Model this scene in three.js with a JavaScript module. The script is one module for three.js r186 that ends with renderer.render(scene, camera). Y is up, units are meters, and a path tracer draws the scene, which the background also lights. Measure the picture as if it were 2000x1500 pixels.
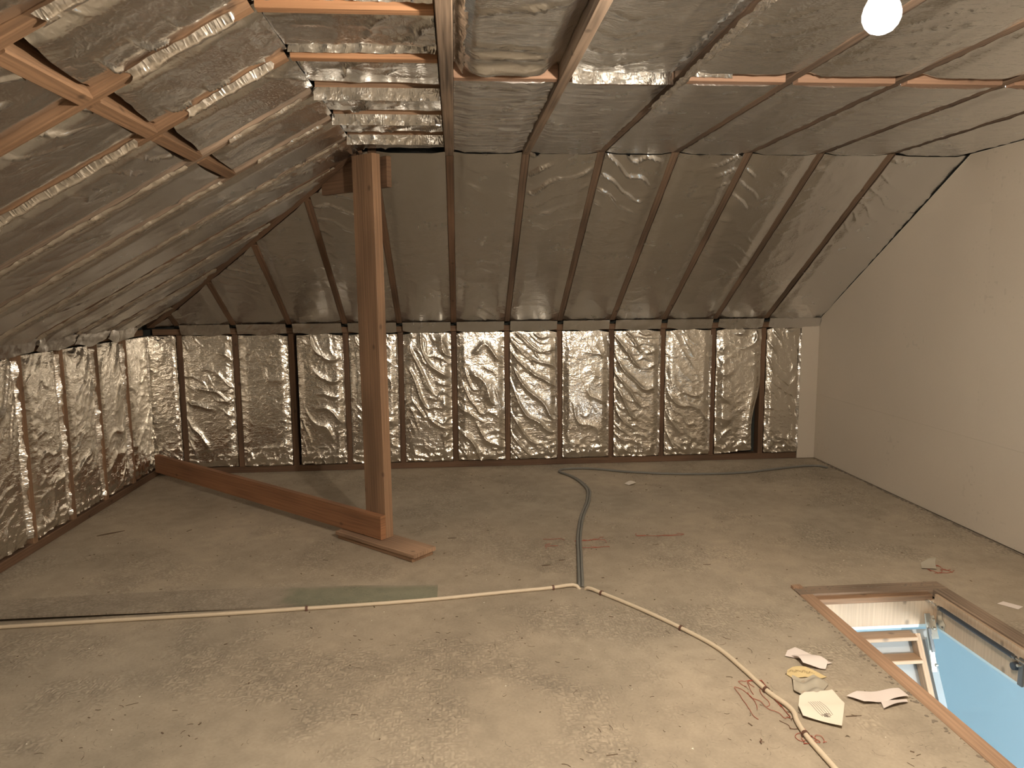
import * as THREE from 'three';
import { mergeGeometries } from 'three/addons/utils/BufferGeometryUtils.js';

// ---------------------------------------------------------------- camera, light, exposure
const scene = new THREE.Scene();
scene.background = new THREE.Color(0x000000);
const F = 1420.8;
const camera = new THREE.PerspectiveCamera(2 * Math.atan(750 / F) * 180 / Math.PI, 4 / 3, 0.05, 60);
camera.rotation.order = 'YXZ';
camera.position.set(2.5066, 1.5115, 6.1639);
camera.rotation.set(-0.1283, -0.0764, -0.0086);
const renderer = new THREE.WebGLRenderer({ antialias: true });
renderer.toneMapping = THREE.LinearToneMapping;
renderer.toneMappingExposure = 1.0;
renderer.shadowMap.enabled = true;
const BULB = new THREE.Vector3(3.285, 2.0, 4.83);
const BULB_COLOR = new THREE.Color().setRGB(1.0, 0.86, 0.69);
const BULB_POWER = 16;
const LOWER_COLOR = new THREE.Color().setRGB(0.93, 0.98, 1.0);
const LOWER_POWER = 21;

// ---------------------------------------------------------------- dimensions (metres) of the attic
const HK = 1.2228, HC = 2.3107, RB = 1.7674, RL = 1.95, W = 5.68, SP = 0.45, X0 = 0.2387, ZL0 = 0.4454, ZR = 7.6;
const ZRAF = 0.32;                                  // first rafter of the left slope
const LB = Math.hypot(RB, HC - HK), LL = Math.hypot(RL, HC - HK);
const V3 = (x, y, z) => new THREE.Vector3(x, y, z);
const VB = V3(0, (HC - HK) / LB, RB / LB), NB = V3(0, -RB / LB, (HC - HK) / LB);
const VL = V3(RL / LL, (HC - HK) / LL, 0), NL = V3((HC - HK) / LL, -RL / LL, 0);
const HIP = V3(RL, 0, RB).normalize(), HIPN = V3(-RB, 0, RL).normalize();   // along the hip in plan, and towards the camera side

// ---------------------------------------------------------------- noise
function rng(seed) { let a = seed >>> 0; return () => { a = (a + 0x6D2B79F5) | 0; let t = Math.imul(a ^ (a >>> 15), 1 | a); t = (t + Math.imul(t ^ (t >>> 7), 61 | t)) ^ t; return ((t ^ (t >>> 14)) >>> 0) / 4294967296; }; }
function hash(x, y, s) { let h = Math.imul(x, 374761393) ^ Math.imul(y, 668265263) ^ Math.imul(s, 1274126177); h = Math.imul(h ^ (h >>> 13), 1274126177); return ((h ^ (h >>> 16)) >>> 0) / 4294967296; }
function vn(x, y, s, px = 0, py = 0) {
  let xi = Math.floor(x), yi = Math.floor(y); const fx = x - xi, fy = y - yi;
  let x1 = xi + 1, y1 = yi + 1;
  if (px) { xi = ((xi % px) + px) % px; x1 = ((x1 % px) + px) % px; }
  if (py) { yi = ((yi % py) + py) % py; y1 = ((y1 % py) + py) % py; }
  const u = fx * fx * (3 - 2 * fx), v = fy * fy * (3 - 2 * fy);
  const a = hash(xi, yi, s), b = hash(x1, yi, s), c = hash(xi, y1, s), d = hash(x1, y1, s);
  return a + (b - a) * u + (c - a) * v + (a - b - c + d) * u * v;
}
const fbm = (x, y, s, o = 3) => { let r = 0, a = 0.5, t = 0; for (let i = 0; i < o; i++) { r += a * vn(x, y, s + i * 17); t += a; x *= 2.03; y *= 2.03; a *= 0.5; } return r / t; };
const ridge = (x, y, s) => { const n = 1 - Math.abs(2 * vn(x, y, s) - 1); return n * n; };
const smooth = (a, b, x) => { const t = Math.min(1, Math.max(0, (x - a) / (b - a))); return t * t * (3 - 2 * t); };
const clamp = (x, a = 0, b = 1) => Math.min(b, Math.max(a, x));

// ---------------------------------------------------------------- textures
function tex(size, repeat, srgb, fn, h = size) {
  const d = new Uint8Array(size * h * 4);
  for (let j = 0; j < h; j++) for (let i = 0; i < size; i++) {
    const c = fn(i / size, j / h), k = (j * size + i) * 4;
    d[k] = clamp(c[0], 0, 255); d[k + 1] = clamp(c[1], 0, 255); d[k + 2] = clamp(c[2], 0, 255); d[k + 3] = 255;
  }
  const t = new THREE.DataTexture(d, size, h); t.wrapS = t.wrapT = THREE.RepeatWrapping; t.magFilter = THREE.LinearFilter; t.minFilter = THREE.LinearMipmapLinearFilter;
  t.generateMipmaps = true; t.repeat.set(repeat, repeat); if (srgb) t.colorSpace = THREE.SRGBColorSpace; t.needsUpdate = true; return t;
}
const sr = (l) => 255 * (l <= 0.0031308 ? 12.92 * l : 1.055 * Math.pow(l, 1 / 2.4) - 0.055);
const lin3 = (r, g, b, k = 1) => [sr(r * k), sr(g * k), sr(b * k)];
// wood: u across the grain, v along it; one tile is 0.5 m across and 2 m long
function woodTex(rgb, seed, contrast) {
  const t = tex(256, 1, true, (u, v) => {
    const wob = 0.035 * (vn(u * 4, v * 5, seed, 4, 5) - 0.5) + 0.012 * (vn(u * 8, v * 14, seed + 3, 8, 14) - 0.5);
    const ringC = 0.5 + 0.5 * Math.sin((u + wob) * Math.PI * 2 * 24);
    const fibre = vn(u * 128, v * 10, seed + 5, 128, 10), blotch = vn(u * 6, v * 8, seed + 7, 6, 8), big = vn(u * 3, v * 4, seed + 8, 3, 4);
    let k = 1 + contrast * (0.16 * (ringC - 0.5) + 0.42 * (fibre - 0.5) + 0.55 * (blotch - 0.5) + 0.4 * (big - 0.5));
    let red = 1;
    for (let q = 0; q < 9; q++) {
      const kx = hash(q, 1, seed), ky = hash(q, 2, seed); let dx = Math.abs(u - kx), dy = Math.abs(v - ky); dx = Math.min(dx, 1 - dx); dy = Math.min(dy, 1 - dy);
      const r = Math.hypot(dx * 0.5, dy * 2 * 0.7); if (r < 0.016) k *= 0.55 + 0.45 * smooth(0.004, 0.016, r);
    }
    return lin3(rgb[0] * red, rgb[1], rgb[2], k);
  }, 1024);
  t.repeat.set(2, 0.5); return t;
}
const woodBump = tex(256, 1, false, (u, v) => { const c = 255 * (0.5 * vn(u * 128, v * 12, 91, 128, 12) + 0.5 * vn(u * 40, v * 20, 92, 40, 20)); return [c, c, c]; }, 512);
woodBump.repeat.set(2, 0.5);
const wood = (rgb, seed, contrast = 1, rough = 0.75) => new THREE.MeshStandardMaterial({ map: woodTex(rgb, seed, contrast), bumpMap: woodBump, bumpScale: 0.0012, roughness: rough });
const M = {};
M.brown = wood([0.215, 0.128, 0.075], 11, 1.0);
M.stud = wood([0.135, 0.078, 0.046], 12, 1.0);
M.rafter = wood([0.15, 0.1, 0.068], 13, 1.0);
M.pine = wood([0.2, 0.115, 0.063], 21, 0.8);
M.orange = wood([0.33, 0.175, 0.09], 14, 0.8);
M.pale = wood([0.27, 0.165, 0.11], 15, 0.55);
M.board = wood([0.25, 0.12, 0.058], 16, 0.9);
M.trim = wood([0.33, 0.21, 0.135], 17, 0.9);
M.grey = wood([0.22, 0.16, 0.115], 18, 1.1);
M.ply = wood([0.43, 0.315, 0.215], 19, 0.35, 0.6);
M.ladder = wood([0.38, 0.25, 0.155], 20, 0.5, 0.6);

// crinkled reflective foil
const foilBump = tex(1024, 1.6, false, (u, v) => {
  const wx = 0.03 * (vn(u * 12, v * 12, 40, 12, 12) - 0.5), wy = 0.03 * (vn(u * 12, v * 12, 41, 12, 12) - 0.5); u += wx; v += wy;
  const r = (n, s, m = n) => 1 - Math.abs(2 * vn(u * n, v * m, s, n, m) - 1);
  const c = 255 * (0.34 * r(14, 31, 22) ** 2 + 0.26 * r(34, 33, 62) ** 2 + 0.22 * vn(u * 90, v * 140, 35, 90, 140) + 0.18 * vn(u * 30, v * 40, 36, 30, 40));
  return [c, c, c];
});
const foilRough = tex(512, 1.1, false, (u, v) => { const n = 0.6 * vn(u * 8, v * 8, 51, 8, 8) + 0.4 * vn(u * 40, v * 40, 52, 40, 40); const c = 255 * (0.72 + 0.28 * n); return [c, c, c]; });
const foil = (rough, bump, c) => new THREE.MeshStandardMaterial({ color: new THREE.Color().setRGB(...c), metalness: 1, roughness: rough, roughnessMap: foilRough, bumpMap: foilBump, bumpScale: bump, side: THREE.DoubleSide });
M.foilWall = foil(0.29, 0.0028, [0.80, 0.77, 0.715]);
M.foilSlope = foil(0.29, 0.0013, [0.81, 0.82, 0.83]);
M.foilCeil = foil(0.26, 0.002, [0.87, 0.88, 0.88]);
M.foilLip = foil(0.30, 0.0034, [0.92, 0.90, 0.87]);

const wool = tex(256, 3, true, (u, v) => { const k = 0.4 + 1.0 * vn(u * 60, v * 60, 61, 60, 60) * (0.4 + vn(u * 12, v * 12, 62, 12, 12)); return lin3(0.16, 0.13, 0.06, k); });
M.wool = new THREE.MeshStandardMaterial({ map: wool, bumpMap: wool, bumpScale: 0.01, roughness: 1 });
M.paperBack = new THREE.MeshStandardMaterial({ color: new THREE.Color().setRGB(0.05, 0.055, 0.05), roughness: 0.95 });
const boardTex = tex(1024, 0.5, true, (u, v) => {
  const k = 0.96 + 0.08 * fbm(u * 5, v * 5, 71) + 0.02 * (vn(u * 300, v * 300, 72, 300, 300) - 0.5) - 0.1 * smooth(0.72, 0.85, vn(u * 7, v * 7, 73, 7, 7)) * smooth(0.8, 0.9, vn(u * 90, v * 90, 74, 90, 90));
  return lin3(0.56, 0.50, 0.42, k);
});
M.plaster = new THREE.MeshStandardMaterial({ map: boardTex, roughness: 0.86 });
M.plasterEdge = new THREE.MeshStandardMaterial({ color: new THREE.Color().setRGB(0.62, 0.57, 0.5), roughness: 0.9 });

// dusty particle board floor: grain, worm-like roughness, dark slivers
const floorTex = tex(2048, 1 / 3, true, (() => {
  const dk = new Float32Array(2048 * 2048); const R = rng(5);
  for (let q = 0; q < 9500; q++) {                  // slivers and specks
    let x = R() * 2048, y = R() * 2048, a = R() * 6.28; const L = R() < 0.9 ? 2 + R() * 9 : 10 + R() * 26, cv = (R() - 0.5) * 0.35, s = (R() < 0.75 ? 0.45 : -0.3) * (0.35 + R());
    if (vn(x / 300, y / 300, 80, 7, 7) < 0.42 && R() < 0.75) continue;
    for (let t = 0; t < L; t++) { const i = ((y | 0) & 2047) * 2048 + ((x | 0) & 2047); dk[i] = s; x += Math.cos(a); y += Math.sin(a); a += cv * R(); }
  }
  return (u, v) => {
    const i = Math.floor(v * 2048) * 2048 + Math.floor(u * 2048);
    const rough = smooth(0.45, 0.7, vn(u * 9, v * 9, 81, 9, 9) * 0.6 + 0.4 * vn(u * 23, v * 23, 82, 23, 23));
    const worm = Math.abs(2 * vn(u * 260, v * 260, 83, 260, 260) - 1);
    let k = 0.93 + 0.2 * (vn(u * 6, v * 6, 84, 6, 6) - 0.5) + 0.14 * (vn(u * 17, v * 17, 85, 17, 17) - 0.5) + 0.16 * (vn(u * 60, v * 60, 87, 60, 60) - 0.5) + 0.1 * (vn(u * 400, v * 400, 86, 400, 400) - 0.5) + rough * 0.4 * (worm - 0.5);
    k *= 1 - dk[i];
    return lin3(0.41, 0.345, 0.262, k);
  };
})());
const floorBump = tex(1024, 1 / 3, false, (u, v) => {
  const rough = smooth(0.45, 0.7, vn(u * 9, v * 9, 81, 9, 9) * 0.6 + 0.4 * vn(u * 23, v * 23, 82, 23, 23));
  const c = 255 * (0.35 + 0.45 * rough * Math.abs(2 * vn(u * 260, v * 260, 83, 260, 260) - 1) + 0.1 * vn(u * 300, v * 300, 88, 300, 300) + 0.1 * vn(u * 30, v * 30, 89, 30, 30)); return [c, c, c];
});
M.floor = new THREE.MeshStandardMaterial({ map: floorTex, bumpMap: floorBump, bumpScale: 0.008, roughness: 0.82, vertexColors: true });
M.floorBoard = new THREE.MeshStandardMaterial({ map: floorTex, bumpMap: floorBump, bumpScale: 0.002, roughness: 0.85, vertexColors: true });
M.conduit = new THREE.MeshStandardMaterial({ color: new THREE.Color().setRGB(0.62, 0.52, 0.39), roughness: 0.5 });
M.cable = new THREE.MeshStandardMaterial({ color: new THREE.Color().setRGB(0.17, 0.165, 0.15), roughness: 0.55 });
M.clip = new THREE.MeshStandardMaterial({ color: new THREE.Color().setRGB(0.12, 0.06, 0.04), roughness: 0.55 });
M.copper = new THREE.MeshStandardMaterial({ color: new THREE.Color().setRGB(0.36, 0.08, 0.05), roughness: 0.5 });
M.brownWire = new THREE.MeshStandardMaterial({ color: new THREE.Color().setRGB(0.16, 0.085, 0.05), roughness: 0.6 });
M.zinc = new THREE.MeshStandardMaterial({ color: new THREE.Color().setRGB(0.55, 0.52, 0.46), metalness: 1, roughness: 0.4 });
M.zincDark = new THREE.MeshStandardMaterial({ color: new THREE.Color().setRGB(0.2, 0.2, 0.2), metalness: 0.9, roughness: 0.45 });
M.spring = new THREE.MeshStandardMaterial({ color: new THREE.Color().setRGB(0.05, 0.06, 0.075), metalness: 0.3, roughness: 0.5 });
M.blue = new THREE.MeshStandardMaterial({ color: new THREE.Color().setRGB(0.55, 0.68, 0.74), roughness: 0.7 });
M.white = new THREE.MeshStandardMaterial({ color: new THREE.Color().setRGB(0.8, 0.8, 0.78), roughness: 0.5 });
M.whiteGloss = new THREE.MeshPhysicalMaterial({ color: new THREE.Color().setRGB(0.34, 0.335, 0.32), roughness: 0.28, clearcoat: 0.4 });
M.doorEdge = new THREE.MeshStandardMaterial({ color: new THREE.Color().setRGB(0.24, 0.27, 0.285), roughness: 0.6 });
M.carpet = new THREE.MeshStandardMaterial({ color: new THREE.Color().setRGB(0.4, 0.38, 0.35), roughness: 0.9 });
M.fleck = new THREE.MeshStandardMaterial({ color: new THREE.Color().setRGB(0.8, 0.75, 0.65), roughness: 0.7 });
M.chip = new THREE.MeshStandardMaterial({ color: new THREE.Color().setRGB(0.12, 0.08, 0.05), roughness: 0.9 });
M.mortar = new THREE.MeshStandardMaterial({ color: new THREE.Color().setRGB(0.2, 0.165, 0.13), roughness: 0.95 });

// ---------------------------------------------------------------- bookkeeping
const used = {};
function numbered(n) { const k = used[n] = (used[n] ?? -1) + 1; return k ? n + '_' + String(k).padStart(3, '0') : n; }
function tag(o, label, category, group, kind) { const u = o.userData; if (label) u.label = label; if (category) u.category = category; if (group) u.group = group; if (kind) u.kind = kind; return o; }
function shad(o) { o.traverse(c => { if (c.isMesh) { c.castShadow = true; c.receiveShadow = true; } }); return o; }
function mesh(name, g, m, parent = scene) { const o = new THREE.Mesh(g, m); o.name = parent === scene ? numbered(name) : name; o.castShadow = o.receiveShadow = true; parent.add(o); return o; }
function thing(name, label, category, pos, group) { const o = new THREE.Group(); o.name = numbered(name); if (pos) o.position.copy(pos); scene.add(o); return tag(o, label, category, group); }
const ORD = ['first', 'second', 'third', 'fourth', 'fifth', 'sixth', 'seventh', 'eighth', 'ninth', 'tenth', 'eleventh', 'twelfth', 'thirteenth', 'fourteenth'];

// a sawn timber: length along local Z starting at 0, w (x) by d (y) with chamfered arrises; grain along the length
function timberGeo(w, d, L, seed, ch = 0.003, cut0 = 0, cut1 = 0) {
  const a = w / 2, b = d / 2, P = [[-a + ch, -b], [a - ch, -b], [a, -b + ch], [a, b - ch], [a - ch, b], [-a + ch, b], [-a, b - ch], [-a, -b + ch]];
  const pos = [], uv = [], idx = [], o = hash(seed, 3, 9) * 3, oy = hash(seed, 7, 5) * 5; let per = 0;
  const n = Math.max(1, Math.round(L / 0.5));
  for (let k = 0; k < 8; k++) {
    const p = P[k], q = P[(k + 1) % 8], l = Math.hypot(q[0] - p[0], q[1] - p[1]);
    const base = pos.length / 3;
    for (let j = 0; j <= n; j++) for (const [s, e] of [[p, per], [q, per + l]]) { const z0 = cut0 * (s[1] + b), z1 = L + cut1 * (s[1] + b); pos.push(s[0], s[1], z0 + (z1 - z0) * j / n); uv.push(o + e, oy + L * j / n); }
    for (let j = 0; j < n; j++) { const c = base + j * 2; idx.push(c, c + 1, c + 2, c + 1, c + 3, c + 2); }
    per += l;
  }
  for (const e of [0, 1]) { const base = pos.length / 3; for (const s of P) { pos.push(s[0], s[1], e ? L + cut1 * (s[1] + b) : cut0 * (s[1] + b)); uv.push(o + s[0], oy + s[1]); } for (let k = 1; k < 7; k++) e ? idx.push(base, base + k, base + k + 1) : idx.push(base, base + k + 1, base + k); }
  const g = new THREE.BufferGeometry(); g.setAttribute('position', new THREE.Float32BufferAttribute(pos, 3)); g.setAttribute('uv', new THREE.Float32BufferAttribute(uv, 2)); g.setIndex(idx);
  const f = g.toNonIndexed(); f.computeVertexNormals(); return f;
}
let tseed = 1;
// p0 -> p1 is the axis of the face centre line; up = outward normal of the visible face; the timber lies behind that face by d
function timber(name, p0, p1, w, d, up, mat, parent = scene, cut0 = 0, cut1 = 0) {
  const z = p1.clone().sub(p0), L = z.length(); z.normalize(); const x = new THREE.Vector3().crossVectors(up, z).normalize(), y = new THREE.Vector3().crossVectors(z, x).normalize();
  const o = mesh(name, timberGeo(w, d, L, tseed++, 0.003, cut0, cut1), mat, parent);
  o.quaternion.setFromRotationMatrix(new THREE.Matrix4().makeBasis(x, y, z)); o.position.copy(p0).addScaledVector(y, -d / 2); return o;
}
function boxGeo(x0, x1, y0, y1, z0, z1) {                         // box with uv in metres
  const g = new THREE.BoxGeometry(x1 - x0, y1 - y0, z1 - z0).translate((x0 + x1) / 2, (y0 + y1) / 2, (z0 + z1) / 2), p = g.attributes.position, n = g.attributes.normal, t = g.attributes.uv;
  for (let i = 0; i < p.count; i++) { const X = p.getX(i), Y = p.getY(i), Z = p.getZ(i); Math.abs(n.getX(i)) > 0.5 ? t.setXY(i, Z, Y) : Math.abs(n.getY(i)) > 0.5 ? t.setXY(i, X, Z) : t.setXY(i, X, Y); }
  return g;
}
function tube(pts, r, seg = 60, rad = 8, closed = false) { return new THREE.TubeGeometry(new THREE.CatmullRomCurve3(pts, closed, 'centripetal'), seg, r, rad, closed); }

// a foil-faced batt: O corner, U across (width w), V along, N towards the room; s(u)..e(u) its ends along V; h(u, y, x) relief; T depth of its sides
function sheetGeo({ O, U, V, N, w, s, e, h, nu, nv, T, uo = 0 }) {
  const pos = [], uv = [], idx = [], P = new THREE.Vector3();
  const at = (i, j) => i * (nv + 1) + j;
  for (let i = 0; i <= nu; i++) for (let j = 0; j <= nv; j++) {
    const u = i / nu, v = j / nv, a = s(u), b = Math.max(a + 0.002, e(u)), y = a + (b - a) * v, x = u * w;
    P.copy(O).addScaledVector(U, x).addScaledVector(V, y).addScaledVector(N, h(u, v, x, y)); pos.push(P.x, P.y, P.z); uv.push(x + uo, y + uo * 0.7);
  }
  const flip = new THREE.Vector3().crossVectors(U, V).dot(N) < 0;
  const quad = (a, b, c, d) => flip ? idx.push(a, c, b, b, c, d) : idx.push(a, b, c, b, d, c);
  for (let i = 0; i < nu; i++) for (let j = 0; j < nv; j++) quad(at(i, j), at(i + 1, j), at(i, j + 1), at(i + 1, j + 1));
  if (T) {                                                         // sides and back: own vertices so that the front keeps its normals
    const rim = []; for (let i = 0; i <= nu; i++) rim.push(at(i, 0)); for (let j = 1; j <= nv; j++) rim.push(at(nu, j)); for (let i = nu - 1; i >= 0; i--) rim.push(at(i, nv)); for (let j = nv - 1; j > 0; j--) rim.push(at(0, j));
    const b0 = pos.length / 3, n = rim.length;
    for (const k of rim) { pos.push(pos[k * 3], pos[k * 3 + 1], pos[k * 3 + 2]); uv.push(uv[k * 2], uv[k * 2 + 1]); }
    for (const k of rim) { P.set(pos[k * 3], pos[k * 3 + 1], pos[k * 3 + 2]); const dN = P.clone().sub(O).dot(N); P.addScaledVector(N, -T - dN); pos.push(P.x, P.y, P.z); uv.push(uv[k * 2] + 0.05, uv[k * 2 + 1] + 0.05); }
    for (let k = 0; k < n; k++) { const a = b0 + k, b = b0 + (k + 1) % n; quad(b, a, b + n, a + n); }
  }
  const g = new THREE.BufferGeometry(); g.setAttribute('position', new THREE.Float32BufferAttribute(pos, 3)); g.setAttribute('uv', new THREE.Float32BufferAttribute(uv, 2)); g.setIndex(idx); g.computeVertexNormals(); return g;
}

// ================================================================= SETTING
// ---- floor with the hatch opening
const HX0 = 4.18, HX1 = 4.955, HZ0 = 2.745, HZ1 = 4.30;            // hole in the floor boards (outer edge of the hatch timber)
{
  const xs = new Set([-0.1, W + 0.1, HX0, HX1]), zs = new Set([-0.1, ZR + 0.1, HZ0, HZ1]);
  for (let x = 0; x < W; x += 0.12) xs.add(+x.toFixed(3)); for (let z = 0; z < ZR; z += 0.12) zs.add(+z.toFixed(3));
  const X = [...xs].sort((a, b) => a - b), Z = [...zs].sort((a, b) => a - b), pos = [], uv = [], col = [], idx = [];
  for (const z of Z) for (const x of X) {
    pos.push(x, 0, z); uv.push(x, z);
    const n = fbm(x * 1.3, z * 1.3, 201, 4), m = fbm(x * 3.1 + 7, z * 3.1, 205, 3), k = 0.9 + 0.22 * (n - 0.5) + 0.14 * (m - 0.5), warm = 0.06 * (fbm(x * 0.9 + 3, z * 0.9, 209, 2) - 0.5);
    col.push(k * (1 + warm), k, k * (1 - warm));
  }
  const nx = X.length, hole = (i, j) => X[i] >= HX0 - 1e-6 && X[i + 1] <= HX1 + 1e-6 && Z[j] >= HZ0 - 1e-6 && Z[j + 1] <= HZ1 + 1e-6;
  for (let j = 0; j < Z.length - 1; j++) for (let i = 0; i < nx - 1; i++) if (!hole(i, j)) { const a = j * nx + i; idx.push(a, a + nx, a + 1, a + 1, a + nx, a + nx + 1); }
  const top = new THREE.BufferGeometry(); top.setAttribute('position', new THREE.Float32BufferAttribute(pos, 3)); top.setAttribute('uv', new THREE.Float32BufferAttribute(uv, 2)); top.setAttribute('color', new THREE.Float32BufferAttribute(col, 3)); top.setIndex(idx); top.computeVertexNormals();
  const parts = [top.toNonIndexed()];
  for (const b of [[-0.1, HX0, -0.1, ZR + 0.1], [HX1, W + 0.1, -0.1, ZR + 0.1], [HX0, HX1, -0.1, HZ0], [HX0, HX1, HZ1, ZR + 0.1]]) {
    const g = boxGeo(b[0], b[1], -0.022, -0.0004, b[2], b[3]).toNonIndexed(); g.setAttribute('color', new THREE.Float32BufferAttribute(new Float32Array(g.attributes.position.count * 3).fill(0.8), 3)); parts.push(g);
  }
  const fl = mesh('floor', mergeGeometries(parts), M.floor); tag(fl, 'dusty beige particle board attic floor', null, null, 'structure');
}
// ---- sheathing behind the framing, and the plasterboard walls
tag(mesh('wall_far', boxGeo(-0.2, W + 0.2, -0.02, 1.5, -0.16, -0.12), M.paperBack), 'dark sheathing behind the low far wall', null, null, 'structure');
tag(mesh('wall_left', boxGeo(-0.16, -0.12, -0.02, 1.5, -0.2, ZR + 0.2), M.paperBack), 'dark sheathing behind the low left wall', null, null, 'structure');
tag(mesh('wall_rear', boxGeo(-0.2, W + 0.2, -0.02, 2.6, ZR, ZR + 0.04), M.plaster), 'cream plasterboard wall behind the camera', null, null, 'structure');
{
  const WXc = V3(1, 0, 0), c = new THREE.Group(); c.name = 'ceiling'; scene.add(c); tag(c, 'dark roof lining behind the foil batts', null, null, 'structure');
  const slab = (name, O, U, V, N, w, l) => {
    const o = mesh(name, boxGeo(0, w, 0, l, 0.135, 0.165), M.paperBack, c); o.quaternion.setFromRotationMatrix(new THREE.Matrix4().makeBasis(U, V, N)); o.position.copy(O);
  };
  slab('back_slope', V3(-0.2, HK, 0).addScaledVector(VB, -0.3), WXc, VB, NB.clone().negate(), W + 0.4, LB + 0.5);
  slab('left_slope', V3(0, HK, -0.3).addScaledVector(VL, -0.3), V3(0, 0, 1), VL, NL.clone().negate(), ZR + 0.5, LL + 0.5);
  slab('flat_panel', V3(RL - 0.12, HC + 0.01, ZR + 0.2), V3(1, 0, 0), V3(0, 0, -1), V3(0, 1, 0), W + 0.4 - RL, ZR + 0.4 - RB);
}
{
  const wr = new THREE.Group(); wr.name = 'wall_right'; scene.add(wr); tag(wr, 'cream plasterboard gable wall on the right', null, null, 'structure');
  const sheet = (name, pts, th = 0.012, x = W) => {               // pts are [z, y]
    const s = new THREE.Shape(pts.map(p => new THREE.Vector2(-p[0], p[1])));
    const g = new THREE.ExtrudeGeometry(s, { depth: th, bevelEnabled: false }); g.rotateY(Math.PI / 2).translate(x, 0, 0);
    return mesh(name, g, M.plaster, wr);
  };
  const J = 0.578, g = 0.0008, kn = -0.001, tp = -0.001;
  sheet('plasterboard_sheet', [[0, 0.006], [1.4, 0.007], [2.6, 0.010], [2.6, J - g], [0.9, J - g], [0, J - g]]);
  sheet('plasterboard_sheet', [[2.6004, 0.006], [ZR, 0.006], [ZR, J - 0.0002], [2.6004, J - 0.0002]]);
  sheet('plasterboard_sheet', [[0, J + g * 0.2], [ZR, J + g * 0.2], [ZR, HC - tp], [RB + 0.02, HC - tp], [0, HK - kn]]);
  mesh('backing', boxGeo(W + 0.03, W + 0.06, -0.02, 2.7, -0.2, ZR + 0.2), M.paperBack, wr);
  // pale paper edge of the sheet along slope and ceiling
  const ev = V3(0, HC - tp - (HK - kn), RB + 0.02), el = ev.length(); ev.normalize();
  const eg = boxGeo(W - 0.003, W + 0.011, -0.004, 0.0, 0, el); eg.applyMatrix4(new THREE.Matrix4().makeBasis(V3(1, 0, 0), V3(0, ev.z, -ev.y), ev)).translate(0, HK - kn + 0.004, 0);
  mesh('sheet_edge', eg, M.plasterEdge, wr); mesh('sheet_edge', boxGeo(W - 0.003, W + 0.011, HC - tp, HC - tp + 0.004, RB + 0.02, ZR), M.plasterEdge, wr);
  // faint patch of filler at the slope
  const far = tag(mesh('wall_far', boxGeo(5.522, W - 0.0008, 0.004, HK - 0.012, 0.006, 0.018), M.plaster), 'narrow cream plasterboard return at the right end of the far wall', null, null, 'structure');
}
// rubble line under the right wall
{
  const R = rng(77), gs = [];
  for (let i = 0; i < 70; i++) { const z = 0.05 + 3.2 * i / 70 + R() * 0.03, r = 0.004 + R() * 0.006, g = new THREE.DodecahedronGeometry(r); g.scale(1 + R(), 0.6, 1.5 + R() * 3).rotateY((R() - 0.5) * 0.5).translate(W - 0.004 - R() * 0.02, r * 0.35, z); gs.push(g); }
  tag(mesh('crumbs', mergeGeometries(gs), M.mortar), 'dark plaster crumbs along the foot of the right wall', 'debris', null, 'stuff');
}

// ================================================================= FRAMING
const WY = V3(0, 1, 0), WZ = V3(0, 0, 1), WX = V3(1, 0, 0);
const PL = 0.052;                                                   // bottom plate height
tag(timber('bottom_plate', V3(0.05, PL / 2, 0.004), V3(5.52, PL / 2, 0.004), PL, 0.09, WZ, M.stud), 'long dark brown bottom plate on the floor along the far wall', 'timber');
tag(timber('bottom_plate', V3(0.004, PL / 2, 0.005), V3(0.004, PL / 2, 4.6), PL, 0.09, WX, M.stud), 'dark brown bottom plate on the floor along the left wall', 'timber');
tag(timber('top_plate', V3(0.02, HK - 0.03, -0.03), V3(5.66, HK - 0.03, -0.03), 0.05, 0.05, WZ, M.brown), 'brown top plate hidden above the far wall batts', 'timber');
tag(timber('top_plate', V3(-0.03, HK - 0.03, 0.03), V3(-0.03, HK - 0.03, 4.6), 0.05, 0.05, WX, M.brown), 'brown top plate hidden above the left wall batts', 'timber');
const R0 = rng(3);
const studX = []; for (let i = 0; i < 12; i++) studX.push(X0 + SP * i);
studX.forEach((x, i) => {
  const bay = i < 3 ? `${ORD[i]} stud from the left corner` : i < 5 ? (i === 3 ? 'stud just left of the brown post' : 'stud just right of the brown post') : i < 8 ? `${ORD[i - 4]} stud right of the brown post` : i === 8 ? 'fourth stud from the right plasterboard strip' : `${['third', 'second', 'nearest'][i - 9]} stud to the right plasterboard strip`;
  tag(timber('wall_stud', V3(x, PL, 0.002), V3(x + (R0() - 0.5) * 0.006, HK - 0.056, 0.002), 0.045, 0.09, WZ, M.stud), `brown timber stud in the far wall, ${bay}`, 'stud', 'far wall studs');
});
const studZ = []; for (let i = 0; i < 9; i++) studZ.push(ZL0 + SP * i);
studZ.slice(0, 6).forEach((z, i) => tag(timber('wall_stud', V3(0.002, PL, z), V3(0.002, HK - 0.056, z), 0.045, 0.09, WX, M.brown), `weathered brown timber stud in the left wall, ${ORD[i]} from the far corner`, 'stud', 'left wall studs'));

// hip line helpers
const hipZ = x => x * RB / RL, hipX = z => z * RL / RB;
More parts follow.
